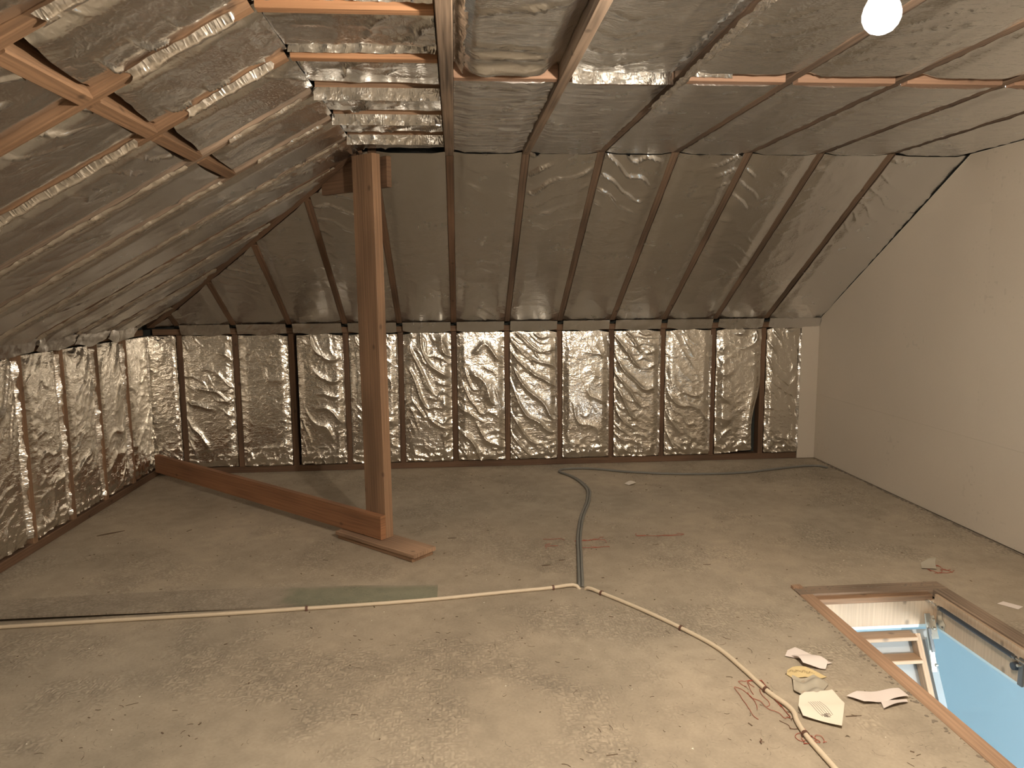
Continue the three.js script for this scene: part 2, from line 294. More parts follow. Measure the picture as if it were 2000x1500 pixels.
// back slope rafters; the first five end on the hip, the others run to the ceiling bend
const rafX = studX;
const rafMat = i => i < 6 ? M.stud : M.rafter;
rafX.forEach((x, i) => {
  const top = x < RL ? Math.max(0.1, (hipZ(x) - 0.05) / RB) : 1;
  const p0 = V3(x, HK, 0).addScaledVector(VB, 0.035), p1 = V3(x, HK, 0).addScaledVector(VB, LB * top - 0.004);
  p0.addScaledVector(NB, i > 5 ? -0.012 : -0.006); p1.addScaledVector(NB, i > 5 ? -0.012 : -0.006);
  const where = i < 4 ? `${ORD[i]} short jack rafter from the far left corner` : i === 4 ? 'passing down behind the brown post' : i < 9 ? `${ORD[i - 5]} full one right of the post` : `${['third', 'second', 'nearest'][i - 9]} to the right gable wall`;
  tag(timber('rafter', p0, p1, 0.045, 0.115, NB, rafMat(i)), `dark rafter on the far roof slope, ${where}`, 'rafter', 'far slope rafters');
});
// left slope rafters
const rafZ = []; for (let k = 0; k < 11; k++) rafZ.push(ZRAF + SP * k);
rafZ.forEach((z, k) => {
  const top = z < RB ? (hipX(z) - 0.05) / RL : 1;
  const p0 = V3(0, HK, z).addScaledVector(VL, 0.035).addScaledVector(NL, -0.003), p1 = V3(0, HK, z).addScaledVector(VL, LL * top - 0.003).addScaledVector(NL, -0.003);
  const look = k < 4 ? 'short brown jack rafter' : k >= 7 ? 'orange brown pine rafter' : 'brown pine rafter';
  const where = k < 4 ? `${ORD[k]} from the far left corner` : `${ORD[k - 4]} nearer than the post`;
  tag(timber('rafter', p0, p1, 0.042, 0.115, NL, k >= 7 ? M.pine : k < 4 ? M.stud : M.grey), `${look} on the left slope, ${where}`, 'rafter', 'left slope rafters');
});
// hip rafter
{
  const a = V3(0, HK, 0), b = V3(RL, HC, RB), d = b.clone().sub(a).normalize(), n = d.clone().cross(V3(HIPN.x, 0, HIPN.z)).normalize(); if (n.y > 0) n.negate();
  const off = n.clone().multiplyScalar(0.012);
  tag(timber('hip_rafter', a.clone().addScaledVector(d, 0.05).add(off), b.clone().addScaledVector(d, 0.02).add(off), 0.06, 0.11, n, M.stud), 'dark diagonal hip rafter rising from the far left corner to the post top', 'rafter');
}
// ceiling joists running towards the camera
const joistX = rafX.slice(5);
joistX.forEach((x, i) => {
  const dep = i === 0 ? 0.018 : i === 1 ? 0.006 : -0.010;
  const where = i === 0 ? 'deep brown ceiling beam running towards the camera right of the post' : i < 4 ? `brown ceiling joist running towards the camera, ${ORD[i - 1]} right of the deep beam` : i === 4 ? 'brown ceiling joist running towards the camera just left of the bare bulb' : i === 5 ? 'brown ceiling joist right of the bare bulb, second from the gable wall' : 'brown ceiling joist nearest to the right gable wall';
  tag(timber(i === 0 ? 'ceiling_beam' : 'ceiling_joist', V3(x, HC - dep, RB + 0.004), V3(x, HC - dep, ZR - 0.01), i === 0 ? 0.05 : 0.042, 0.12, V3(0, -1, 0), i < 2 ? M.grey : M.rafter), where, i === 0 ? 'beam' : 'joist', i === 0 ? null : 'ceiling joists');
});
// short joists between the left slope and the beam
const BX = joistX[0] - 0.025;
rafZ.slice(4).forEach((z, k) => {
  tag(timber('ceiling_joist', V3(RL + 0.006, HC, z), V3(BX - 0.004, HC, z), 0.042, 0.115, V3(0, -1, 0), k >= 3 ? M.orange : M.brown), `short ${k >= 3 ? 'orange pine' : 'brown'} ceiling joist left of the deep beam, ${k ? ORD[k] + ' counted from the post' : 'just above the post'}`, 'joist', 'short ceiling joists');
});
// blocking across the ceiling
const ZB = 3.27;
for (let i = 0; i < joistX.length; i++) {
  const a = joistX[i] + 0.027, b = (i + 1 < joistX.length ? joistX[i + 1] - 0.0235 : W - 0.004);
  tag(timber('blocking', V3(a, HC + 0.002, ZB - 0.02), V3(b, HC + 0.002, ZB - 0.02), 0.045, 0.1, V3(0, -1, 0), M.pale), i === 0 ? 'salmon pine blocking piece across the ceiling, just right of the deep beam' : i < 6 ? `pine ceiling blocking piece, ${ORD[i]} bay right of the deep beam` : 'salmon pine blocking piece across the ceiling against the gable wall', 'blocking', 'ceiling blocking pieces');
}
// blocking pieces on the left slope
const PXN = 1.48;
for (let k = 5; k < 10; k++) {
  const yv = PXN / RL * LL, a = V3(0, HK, rafZ[k] + 0.0225).addScaledVector(VL, yv).addScaledVector(NL, 0.002), b = V3(0, HK, rafZ[k + 1] - 0.0225).addScaledVector(VL, yv).addScaledVector(NL, 0.002);
  if (k === 5) a.z = rafZ[5] + 0.0225;
  tag(timber('blocking', a, b, 0.046, 0.1, NL, M.pine), `pine blocking piece on the left roof slope, ${k === 5 ? 'at the far end of the row' : ORD[k - 5] + ' from the far end of the row'}`, 'blocking', 'left slope blocking pieces');
}
// ---- post, tie board, bottom board, sole planks
const SOLE = 0.05;
const along = (p, s, t = 0) => p.clone().addScaledVector(HIP, s).addScaledVector(HIPN, t);
{
  // post: wide face to HIPN, narrow face to HIP
  const c = V3(2.112, 0, 1.897).addScaledVector(HIP, 0).addScaledVector(HIPN, 0);   // right back bottom corner of the narrow face
  const T = 0.06, WD = 0.175;
  const f = along(c, -WD / 2, T);                                    // centre of the wide front face
  const post = timber('timber_post', V3(f.x, SOLE + 0.001, f.z), V3(f.x - 0.012, HC - 0.035, f.z + 0.004), WD, T, HIPN, M.brown); tag(post, 'tall brown timber post standing on a short plank below the roof hip', 'post');
  // bottom board runs from corner along the front of the post
  const e = along(c, 0.0, T + 0.002), L = 2.70;
  tag(timber('brace_board', V3(e.x, SOLE + 0.002 + 0.0725, e.z).addScaledVector(HIPN, 0.04), V3(e.x, SOLE + 0.002 + 0.0725 + 0.01, e.z).addScaledVector(HIPN, 0.04).addScaledVector(HIP, -L), 0.145, 0.04, HIPN, M.board), 'long reddish brown board on edge from the far left corner to the post foot', 'board');
  // tie board behind the post
  const t0 = along(c, 0.03, -0.002), y = HC - 0.035 - 0.095;
  tag(timber('tie_board', V3(t0.x, y, t0.z), V3(t0.x, y, t0.z).addScaledVector(HIP, -0.58), 0.17, 0.035, HIPN, M.stud), 'short dark tie board bolted behind the post top', 'board');
  // two stacked sole planks
  const q0 = V3(1.745, 0, 1.765), q1 = V3(2.249, 0, 2.228), dir = q1.clone().sub(q0), L2 = dir.length(); dir.normalize(); const nn = V3(dir.z, 0, -dir.x);
  const mid0 = q0.clone().addScaledVector(nn, 0.088), mid1 = q1.clone().addScaledVector(nn, 0.088);
  tag(timber('sole_plank', V3(mid0.x, SOLE, mid0.z), V3(mid1.x, SOLE, mid1.z), 0.176, 0.024, WY, M.trim), 'short flat plank directly under the brown post, upper of the two', 'plank');
  const m0 = mid0.clone().addScaledVector(dir, 0.01).addScaledVector(nn, 0.006), m1 = mid1.clone().addScaledVector(dir, -0.015).addScaledVector(nn, -0.004);
  tag(timber('sole_plank', V3(m0.x, 0.025, m0.z), V3(m1.x, 0.025, m1.z), 0.164, 0.024, WY, M.brown), 'short flat plank lying on the floor under the upper sole plank', 'plank');
}

// ================================================================= FOIL BATTS
const lipH = (seed) => (u, v, x, y) => 0.012 * (fbm(y * 30, x * 30, seed, 3) - 0.5) + 0.008 * ridge(y * 45, x * 20, seed + 2);
function lip(parent, O, V, A, L, wid, seed, N) {                   // crinkled foil flange: runs along V, leans along A
  const g = sheetGeo({ O, U: A, V, N, w: wid, s: () => 0, e: () => L, h: (u, v, x, y) => u * 0.012 * (fbm(y * 9, 1, seed, 2) - 0.3) * 2 + lipH(seed)(u, v, x, y) * (0.25 + u), nu: 5, nv: Math.max(12, Math.round(L / 0.014)), T: 0, uo: seed * 0.37 });
  return mesh('foil_flange', g, M.foilLip, parent);
}
function battThing(label, cat, group, g, mat) { const t = thing('foil_batt', label, cat, null, group); mesh('foil_face', g, mat, t); return t; }

// ---- crumpled batts in the low walls
function wallRelief(p) {
  const R = rng(p.seed * 91 + 7), A = p.A ?? (0.25 + 0.2 * R()), kx = p.kx ?? (2.2 + 1.2 * R()), fr = p.fr ?? (4 + 2.5 * R()), amp = p.amp ?? 0.012, flip = p.flip ? 1 : 0, s = p.seed * 31, L = p.L, sag = p.sag ?? 0.5;
  return (u, v, x, y) => {
    const uu = flip ? 1 - u : u, wx = 0.1 * (fbm(u * 2.2, y * 2.2, s + 1, 2) - 0.5);
    const sw = A * (1 - Math.exp(-kx * (uu + wx)));
    const ph = (y + sw) * fr + 2.0 * (fbm(u * 1.6, y * 2.4, s + 2, 2) - 0.5);
    const m1 = smooth(0.36, 0.62, fbm(u * 1.5 + 3, y * 2.3, s + 3, 2)) * (0.45 + 0.55 * (1 - 0.5 * uu));
    const fold = Math.pow(1 - Math.abs(Math.sin(Math.PI * ph)), 2.6) * amp * 1.6 * m1;
    const ph2 = (y + sw * 0.7) * fr * 1.9 + 2.6 * (fbm(u * 3, y * 4, s + 4, 2) - 0.5);
    const fold2 = Math.pow(1 - Math.abs(Math.sin(Math.PI * ph2)), 2.2) * amp * 0.6 * smooth(0.42, 0.68, fbm(u * 2 + 9, y * 4, s + 5, 2));
    const hz = ridge(u * 2.4 + 1.2 * fbm(u * 3, y * 7, s + 8, 2), y * 26 + 2.2 * fbm(u * 5, y * 5, s + 6, 2), s + 6) * 0.0036 * smooth(0.35, 0.6, fbm(u * 2, y * 3 + 4, s + 7, 2));
    const qx = 0.9 * (fbm(u * 3, y * 8, s + 20, 2) - 0.5), qy = 0.9 * (fbm(u * 3 + 5, y * 8, s + 21, 2) - 0.5), cr = ridge(u * 6 + qx * 2 + y * 3, y * 16 + qy * 3 - u * 3, s + 9) * 0.0042 * (0.4 + 1.0 * smooth(0.4, 0.65, fbm(u * 2 + 4, y * 3, s + 22, 2))) + ridge(u * 14 + qx * 4, y * 34 + qy * 5 + u * 5, s + 10) * 0.0018;
    const bot = smooth(0.22, 0.0, v) * ridge(u * 9 + 2, y * 22, s + 11) * 0.014;
    const edge = Math.min(u, 1 - u), pil = smooth(0, 0.16, edge), ends = smooth(0, 0.05, v) * (1 - 0.75 * smooth(0.86, 1.0, v) );
    const el = 0.007 * (ridge(y * 14, u * 3, s + 12) - 0.3) * (1 - smooth(0.0, 0.14, edge));
    const belly = sag * 0.022 * Math.sin(Math.PI * Math.pow(1 - v, 1.2));
    return -0.006 + (0.012 + belly) * pil * (0.35 + 0.65 * ends) + (fold + fold2) * (0.25 + 0.75 * pil) * smooth(0, 0.04, 1 - v) + hz + cr * (0.5 + 0.6 * smooth(0.75, 1, uu)) + bot + el + (p.extra ? p.extra(u, v) : 0);
  };
}
const YB = PL + 0.006, YT = HK - 0.058;
const farLabel = [
  'narrow bright foil batt in the far left corner, horizontally creased',
  'foil batt in the far wall with two long draped folds, second from the left corner',
  'fairly flat foil batt in the far wall, third from the left corner',
  'foil batt with a dark gap on its left, second bay left of the post',
  'foil batt in the far wall partly hidden by the post',
  'heavily folded bright foil batt in the far wall, first bay right of the post',
  'foil batt with one long diagonal crease, second far wall bay right of the post',
  'foil batt with the brightest top glare, third far wall bay right of the post',
  'smooth foil batt in the far wall above the grey cable bend near the wall',
  'foil batt with swagged sideways folds, fifth far wall bay right of the post',
  'foil batt in the far wall, third bay left of the plasterboard strip',
  'torn foil batt hanging loose from its stud, second bay left of the plasterboard strip',
  'foil batt in the far wall directly beside the plasterboard strip'];
const farP = [
  { seed: 1, A: 0.05, amp: 0.006, fr: 8, sag: 0.2 }, { seed: 2, A: 0.42, kx: 3, fr: 4.2, amp: 0.016 }, { seed: 3, A: 0.1, amp: 0.006, fr: 3, sag: 0.3 }, { seed: 4, A: 0.5, kx: 2.6, fr: 5, amp: 0.014 },
  { seed: 5, A: 0.5, kx: 3.6, fr: 6, amp: 0.013 }, { seed: 6, A: 0.5, kx: 2.0, fr: 4.6, amp: 0.018 }, { seed: 7, A: 0.45, kx: 2.4, fr: 4, amp: 0.014 }, { seed: 8, A: 0.4, kx: 2.6, fr: 6, amp: 0.014 },
  { seed: 9, A: 0.5, kx: 3.2, fr: 3, amp: 0.009, sag: 0.6 }, { seed: 10, A: 0.32, kx: 2.6, fr: 7, amp: 0.015 }, { seed: 11, A: 0.45, kx: 2.6, fr: 4, amp: 0.01 }, { seed: 12, A: 0.35, flip: true, fr: 4, amp: 0.022, sag: 1.2 }, { seed: 13, A: 0.4, kx: 2.2, fr: 4.5, amp: 0.012 }];
for (let b = 0; b < 13; b++) {
  let a = b ? studX[b - 1] + 0.0255 : -0.035, z = b < 12 ? studX[b] - 0.0255 : 5.516; let O = V3(a, 0, 0.006), gapL = 0, cut = null, p = farP[b];
  if (b === 3) a += 0.022;
  const w = z - a; O.x = a;
  const R = rng(500 + b), tilt = (R() - 0.5) * 0.01;
  let U = V3(1, 0, 0), e = (u) => YT - 0.012 * Math.pow(2 * u - 1, 2) + 0.006 * Math.sin(u * 9 + b), s = (u) => YB + 0.006 * fbm(u * 6, b, 40, 2) + (b === 11 ? 0.03 * u : 0);
  if (b === 11) p.extra = (u, v) => 0.03 * smooth(0.6, 1, u) * smooth(0.75, 0.1, v);
  p.L = YT - YB;
  const rel = wallRelief(p);
  let g = sheetGeo({ O, U, V: WY, N: WZ, w, s, e, h: rel, nu: b ? 58 : 34, nv: 160, T: 0.06, uo: b * 0.731 });
  if (b === 11) {                                                   // the loose right edge is pulled in towards the left below the middle
    const q = g.attributes.position; for (let i = 0; i < q.count; i++) { const X = q.getX(i), Y = q.getY(i), u = (X - a) / w, k = smooth(0.74, 0.3, Y); q.setX(i, a + w * u * (1 - 0.19 * k * u)); } g.computeVertexNormals();
  }
  const t = battThing(farLabel[b], 'foil batt', 'crumpled foil batts of the far wall', g, M.foilWall);
  // stapled flange on the right edge
  if (b !== 11 && R() < 0.85) lip(t, V3(a + w - 0.012, YB + 0.03, 0.008), WY, V3(1, 0, 0.05).normalize(), YT - YB - 0.08, 0.016, 700 + b, WZ);
}
const leftLabel = ['narrow foil batt on the left wall next to the far corner', 'foil batt on the left wall, second from the far corner', 'foil batt on the left wall, third from the far corner', 'foil batt with long draped folds on the left wall, fourth from the far corner', 'foil batt at the left picture edge on the left wall, fifth from the far corner', 'foil batt on the left wall, sixth from the far corner', 'foil batt on the left wall, seventh from the far corner, outside the picture'];
for (let b = 0; b < 6; b++) {
  const a = b ? studZ[b - 1] + 0.0255 : 0.0, z = studZ[b] - 0.0255;
  const g = sheetGeo({ O: V3(0.006, 0, a), U: WZ, V: WY, N: WX, w: z - a, s: (u) => YB + 0.004 + 0.006 * fbm(u * 6, b, 44, 2), e: (u) => YT - 0.006, h: (r => (u, v, x, y) => r(u, v, x, y) - 0.026)(wallRelief({ seed: 40 + b, L: YT - YB, amp: 0.012, A: 0.45, fr: 4 + (b % 3), kx: 2.6, sag: 0.3 })), nu: 50, nv: 150, T: 0.06, uo: b * 0.53 });
  const t = battThing(leftLabel[b], 'foil batt', 'crumpled foil batts of the left wall', g, M.foilWall);
  lip(t, V3(-0.028, YB + 0.03, a + 0.03), WY, V3(0.55, 0, -0.83).normalize(), YT - YB - 0.06, 0.036, 760 + b, WX);
}

// ---- smooth batts on the slopes and the ceiling
function slopeRelief(p) {
  const s = p.seed * 13 + 400, d = p.d ?? -0.006, str = p.str ?? 0, sagv = p.sag ?? 0.012;
  return (u, v, x, y) => {
    const edge = Math.min(u, 1 - u), pil = smooth(0, 0.2, edge);
    const soft = 0.006 * (fbm(u * 1.3, y * 1.6, s, 2) - 0.5);
    const nearTop = p.top ? smooth(p.top, 1, v) : 0, m = smooth(0.5, 0.72, fbm(u * 1.6, y * 2.1, s + 2, 2)) * (str + (p.topStr ?? 0) * nearTop);
    const ph = (y - 0.22 * u * (p.dir ?? 1)) * 7 + 1.6 * fbm(u * 2.2, y * 2.4, s + 3, 2);
    const cr = Math.pow(1 - Math.abs(Math.sin(Math.PI * ph)), 7) * 0.02 * m;
    const fine = p.fine ? ridge(u * 1.6 + fbm(u * 2, y * 6, s + 8, 2), y * 34 + 1.6 * fbm(u * 3, y * 4, s + 5, 2), s + 4) * p.fine : 0;
    const wr = ridge(u * 4, y * 8, s + 6) * 0.0016 * (1 + 2 * str) + ridge(u * 2.2 + 2.5 * fbm(u * 2, y * 3, s + 14, 2), y * 13 + 3 * fbm(u * 2, y * 2, s + 12, 2), s + 13) * 0.0013 * smooth(0.45, 0.65, fbm(u * 2, y * 2.6, s + 15, 2)) * (0.5 + 1.5 * str);
    const ed = 0.004 * (ridge(y * 11, u * 2, s + 7) - 0.3) * (1 - smooth(0, 0.1, edge));
    return d + sagv * pil + soft * pil + cr * smooth(0, 0.06, edge) + fine + wr + ed + (p.extra ? p.extra(u, v, x, y) : 0);
  };
}
// far slope: bays between rafters; the first ones are cut by the hip
const endB = x => x < RL ? (hipZ(x) - 0.045) / RB * LB : LB - 0.006;
for (let b = 0; b < 13; b++) {
  const a = b ? rafX[b - 1] + 0.0245 : 0.12, z = b < 12 ? rafX[b] - 0.0245 : W - 0.0055, w = z - a; if (w < 0.05) continue;
  const cutS = (u) => 0.045, e = (u) => Math.max(0.05, Math.min(endB(a + u * w), LB - 0.006));
  if (b === 0) continue;                                            // the corner bay is closed by the neighbours
  const g = sheetGeo({ O: V3(a, HK, 0), U: WX, V: VB, N: NB, w, s: cutS, e, h: slopeRelief({ seed: b, d: b === 12 ? -0.006 : -0.012, top: 0.55, topStr: b > 5 && b < 11 ? 1.5 : 0.7, str: b < 5 ? 0.25 : b > 5 ? 0.35 : 0.1, dir: b % 2 ? 1 : -1, extra: (u, v) => -0.004 * smooth(0.08, 0.0, v) }), nu: 40, nv: 150, T: 0.05, uo: b * 0.613 });
  const lab = b < 4 ? `grey foil batt cut slanting by the hip on the far slope, ${ORD[b - 1]} from left` : b === 4 ? 'grey foil batt on the far roof slope seen behind the brown post' : b === 5 ? 'smooth grey foil batt on the far roof slope, first bay right of the post' : b < 10 ? `grey foil batt with bright creases on the far slope, ${ORD[b - 5]} right of the post` : b < 12 ? `hazy grey foil batt on the far roof slope, ${b === 10 ? 'third' : 'second'} bay from the gable wall` : 'hazy grey foil batt on the far roof slope against the gable wall';
  const t = battThing(lab, 'foil batt', 'smooth foil batts of the far roof slope', g, M.foilSlope);
  // flap hanging over the head of the wall batt
  const fl = sheetGeo({ O: V3(a + 0.002, HK + 0.030, 0.056), U: WX, V: V3(0, -1, -0.5).normalize(), N: V3(0, -0.5, 1).normalize(), w: w - 0.004, s: () => 0, e: (u) => 0.085 + 0.018 * Math.sin(Math.PI * u) + 0.006 * Math.sin(u * 11 + b), h: (u, v, x, y) => 0.006 * (fbm(u * 5, v * 2, 900 + b, 2) - 0.5) + 0.003 * ridge(u * 14, v * 3, 910 + b), nu: 36, nv: 6, T: 0, uo: b });
  mesh('foil_flap', fl, M.foilSlope, t);
}
// left slope
const endL = z => z < RB ? (hipX(z) - 0.008) / RL * LL : LL + 0.012;
const YN = PXN / RL * LL;                                           // where the blocking row crosses the slope
for (let b = 0; b < 11; b++) {
  const a = b ? rafZ[b - 1] + 0.023 : 0.14, z = rafZ[b] - 0.023, w = z - a; if (b === 0) continue;
  const split = b >= 6;
  const rec = b >= 8 ? -0.03 : b >= 6 ? -0.022 : -0.014;
  const mk = (s, e, lab, sd, ex, mt = M.foilSlope) => battThing(lab, 'foil batt', 'foil batts of the left roof slope', sheetGeo({ O: V3(0, HK, a), U: WZ, V: VL, N: NL, w, s, e, h: slopeRelief({ seed: 50 + sd, d: rec, sag: 0.018, str: sd > 20 ? 0.9 : 0.3, top: 0.6, topStr: 0.9, dir: -1, extra: ex }), nu: 40, nv: 130, T: 0.09, uo: sd * 0.37 }), mt);
  const wh = b < 5 ? `${ORD[b - 1]} from the far left corner` : `${ORD[b - 5]} nearer than the post`;
  let t;
  const over = (u, v) => 0;
  if (!split) t = mk(() => 0.0, u => Math.max(0.05, endL(a + u * w)), `dark foil batt on the left roof slope, ${wh}`, b, (u, v) => 0.018 * smooth(0.06, 0, v));
  else {
    const torn = b === 10;
    t = mk(() => 0.0, u => YN - 0.03 - (torn ? 0.14 + 0.05 * Math.sin(u * 5) : 0.002 + 0.006 * Math.sin(u * 4 + b)), `dark foil batt below the blocking row on the left slope, ${wh}`, b, (u, v) => 0.018 * smooth(0.06, 0, v));
    mk(u => YN + 0.027 + (b === 6 ? 0.015 * u : 0.03 * u + 0.012 * fbm(u * 5, b, 33, 2)), () => LL + 0.012, `crinkled foil batt above the blocking row on the left slope, ${wh}`, 20 + b, (u, v) => -0.012 * smooth(0.1, 0, v) * u, M.foilCeil);
    if (torn) {
      const R = rng(42), g = new THREE.SphereGeometry(0.5, 26, 16); const q = g.attributes.position; for (let i = 0; i < q.count; i++) { const k = 1 + 0.3 * (fbm(q.getX(i) * 6 + 9, q.getY(i) * 6 + q.getZ(i) * 4, 66, 3) - 0.5); q.setXYZ(i, q.getX(i) * k, q.getY(i) * k, q.getZ(i) * k); }
      g.scale(0.24, 0.07, 0.4); g.computeVertexNormals(); const o = mesh('glass_wool', g, M.wool); o.quaternion.setFromRotationMatrix(new THREE.Matrix4().makeBasis(VL, V3(-NL.x, -NL.y, 0), V3(0, 0, 1).negate())); o.position.copy(V3(0, HK, (a + z) / 2).addScaledVector(VL, YN - 0.13).addScaledVector(NL, -0.075)); tag(o, 'patch of olive glass wool bared above a torn foil batt on the left slope', 'insulation');
    }
  }
  const fl = sheetGeo({ O: V3(0.056, HK + 0.030, a - 0.02), U: WZ, V: V3(-0.5, -1, 0).normalize(), N: V3(1, -0.5, 0).normalize(), w: w + 0.03, s: () => 0, e: u => 0.075 + 0.03 * Math.sin(Math.PI * u) + 0.008 * Math.sin(u * 9 + b * 2), h: (u, v, x, y) => 0.014 * (fbm(u * 4, v * 2, 960 + b, 2) - 0.4) + 0.004 * ridge(u * 12, v * 3, 970 + b), nu: 36, nv: 8, T: 0, uo: b * 1.3 });
  mesh('foil_flap', fl, M.foilSlope, t);
  // flange stapled to the side of the rafter (visible side faces the camera)
  const L = (b < 5 ? Math.max(0.1, endL(a) - 0.06) : LL - 0.06);
  const part = [[0.06, b >= 9 ? 0.5 * L : b >= 6 ? YN - 0.06 : L]]; if (b >= 6) part.push([YN + 0.14, L]);
  const full = b < 8, zc = rafZ[b - 1];
  for (const [y0, y1] of part) {
    const tab = sheetGeo({ O: V3(0, HK, full ? zc - 0.023 : zc - 0.001).addScaledVector(VL, y0).addScaledVector(NL, 0.001), U: WZ, V: VL, N: NL, w: full ? 0.052 : 0.03, s: u => 0.01 * Math.sin(u * 7 + b), e: u => y1 - y0 + 0.008 * Math.sin(u * 9), h: (u, v, x, y) => 0.0015 + 0.006 * fbm(y * 12, u * 2, 940 + b, 2) + 0.006 * ridge(y * 26, u * 2.5, 950 + b) - (full ? 0 : 0.012 * smooth(0.5, 1, u)) - 0.012 * smooth(0.75, 1, u), nu: 6, nv: Math.max(12, Math.round((y1 - y0) / 0.012)), T: 0, uo: b * 0.41 });
    mesh('foil_flange', tab, M.foilLip, t);
  }
}
// small corner pieces at the very corner of both slopes
{
  const g = sheetGeo({ O: V3(0.03, HK, 0), U: WX, V: VB, N: NB, w: rafX[0] - 0.03 - 0.0245, s: () => 0.045, e: u => 0.06 + 0.1 * u, h: slopeRelief({ seed: 99, d: -0.012, str: 1 }), nu: 16, nv: 12, T: 0.04 });
  battThing('tiny dark foil scrap of batt at the foot of the hip', 'foil batt', null, g, M.foilSlope);
}
// flat ceiling right of the beam: far row (close under the bend) and near row (past the blocking)
for (let i = 0; i < 7; i++) {
  const a = joistX[i] + (i ? 0.023 : 0.027), z = i < 6 ? joistX[i + 1] - 0.023 : W - 0.0055, w = z - a;
  const wh = i === 0 ? 'right beside the deep beam' : i < 5 ? `${ORD[i]} bay right of the deep beam` : i === 5 ? 'second bay from the gable wall' : 'against the gable wall';
  const D = V3(0, -1, 0);
  const g = sheetGeo({ O: V3(a, HC, RB), U: WX, V: WZ, N: D, w, s: () => 0.008, e: () => ZB - 0.045 - RB, h: slopeRelief({ seed: 110 + i, d: i === 0 ? -0.02 : -0.01, sag: 0.012, str: i ? 0.15 : 0.3, fine: i === 0 ? 0.009 : i === 1 ? 0.003 : 0.0015 }), nu: 40, nv: 130, T: 0.06, uo: i * 0.9 });
  battThing(`${i === 0 ? 'finely rippled' : 'smooth'} ceiling foil batt beyond the blocking row, ${wh}`, 'foil batt', 'far row of ceiling foil batts', g, M.foilSlope);
  const g2 = sheetGeo({ O: V3(a, HC, ZB + 0.012), U: WX, V: WZ, N: D, w, s: u => 0.0 + 0.012 * fbm(u * 5, i, 99, 2), e: () => ZR - 0.02 - ZB - 0.012, h: slopeRelief({ seed: 130 + i, d: i < 1 ? -0.055 : i === 1 ? -0.014 : -0.012, sag: i === 0 ? 0.04 : 0.012, str: i === 0 ? 1.3 : 0.4, fine: i === 0 ? 0.003 : 0, extra: (u, v, x, y) => i === 0 ? (0.03 * Math.exp(-Math.pow((y - 0.07 - 0.03 * Math.sin(Math.PI * u)) / 0.03, 2)) + 0.022 * Math.exp(-Math.pow((y - 0.21 - 0.03 * Math.sin(Math.PI * u)) / 0.02, 2)) + 0.012 * Math.exp(-Math.pow((y - 0.36 + 0.1 * u) / 0.015, 2)) + 0.012 * Math.exp(-Math.pow((y - 0.6 - 0.12 * u) / 0.015, 2))) * smooth(0, 0.3, Math.min(u, 1 - u)) : -0.045 * smooth(0.09, 0.0, y) }), nu: 44, nv: 260, T: 0.03 + 0.05, uo: i * 0.77 + 4 });
  const t2 = battThing(`${i === 0 ? 'baggy crinkled' : 'sagging'} ceiling foil batt nearer than the blocking row, ${wh}`, 'foil batt', 'near row of ceiling foil batts', g2, M.foilCeil);
  // crumpled flange over the blocking
  if (i === 1 || i === 2 || i === 6) lip(t2, V3(a + 0.005, HC - 0.004 + 0.05, ZB + 0.008), WX, V3(0, -1, 0.16).normalize(), i === 1 ? w - 0.01 : w * 0.45, i === 1 ? 0.068 : 0.036, 860 + i, WZ);
  if (i === 1) lip(t2, V3(z - 0.004, HC + 0.04, ZB + 0.06), WZ, V3(-0.5, -0.85, 0).normalize(), 1.6, 0.05, 880 + i, V3(-1, 0.4, 0).normalize());
  if (i === 1) { const tab = sheetGeo({ O: V3(joistX[2] - 0.03, HC - 0.008, ZB - 0.35), U: WX, V: WZ, N: V3(0, -1, 0), w: 0.045, s: u => 0.05 * Math.sin(u * 8), e: () => 2.2, h: (u, v, x, y) => 0.002 + 0.012 * fbm(y * 12, u * 2, 977, 2) + 0.011 * ridge(y * 24, u * 2.5, 978) - 0.01 * smooth(0.8, 1, u), nu: 8, nv: 190, T: 0, uo: 3 }); mesh('foil_flange', tab, M.foilLip, t2); }
  if (i === 0) lip(t2, V3(a + 0.006, HC + 0.03, ZB + 0.1), WZ, V3(0.5, -0.85, 0).normalize(), 0.7, 0.05, 890, V3(1, 0.4, 0).normalize());
}
// ceiling between the left slope and the beam
for (let k = 4; k < 10; k++) {
  const a = rafZ[k] + 0.023, z = rafZ[k + 1] - 0.023, w = z - a, L = BX - 0.006 - RL - 0.004, first = k - 4;
  const g = sheetGeo({ O: V3(RL + 0.004, HC, a), U: WZ, V: WX, N: V3(0, -1, 0), w, s: () => 0, e: () => L, h: slopeRelief({ seed: 150 + k, d: -0.05, sag: 0.024, str: 1.6, dir: 1 }), nu: 40, nv: 50, T: 0.09, uo: k * 0.91 });
  const t = battThing(`short crinkled ceiling foil batt left of the deep beam, ${ORD[first]} bay nearer than the post`, 'foil batt', 'short ceiling foil batts', g, M.foilCeil);
  lip(t, V3(RL + 0.004, HC + (k > 6 ? 0.065 : 0.02), a + 0.006), WX, V3(0, -1, 0.2).normalize(), L, k > 6 ? 0.056 : 0.055, 900 + k, WZ);
}
{
  const a = RB + 0.02, z = rafZ[4] - 0.023;
  const g = sheetGeo({ O: V3(RL + 0.004, HC, a), U: WZ, V: WX, N: V3(0, -1, 0), w: z - a, s: () => 0, e: () => BX - 0.006 - RL - 0.004, h: slopeRelief({ seed: 149, d: -0.03, sag: 0.015, str: 1.6 }), nu: 30, nv: 50, T: 0.06, uo: 2 });
  battThing('short crinkled ceiling foil batt directly above the post top', 'foil batt', null, g, M.foilCeil);
}

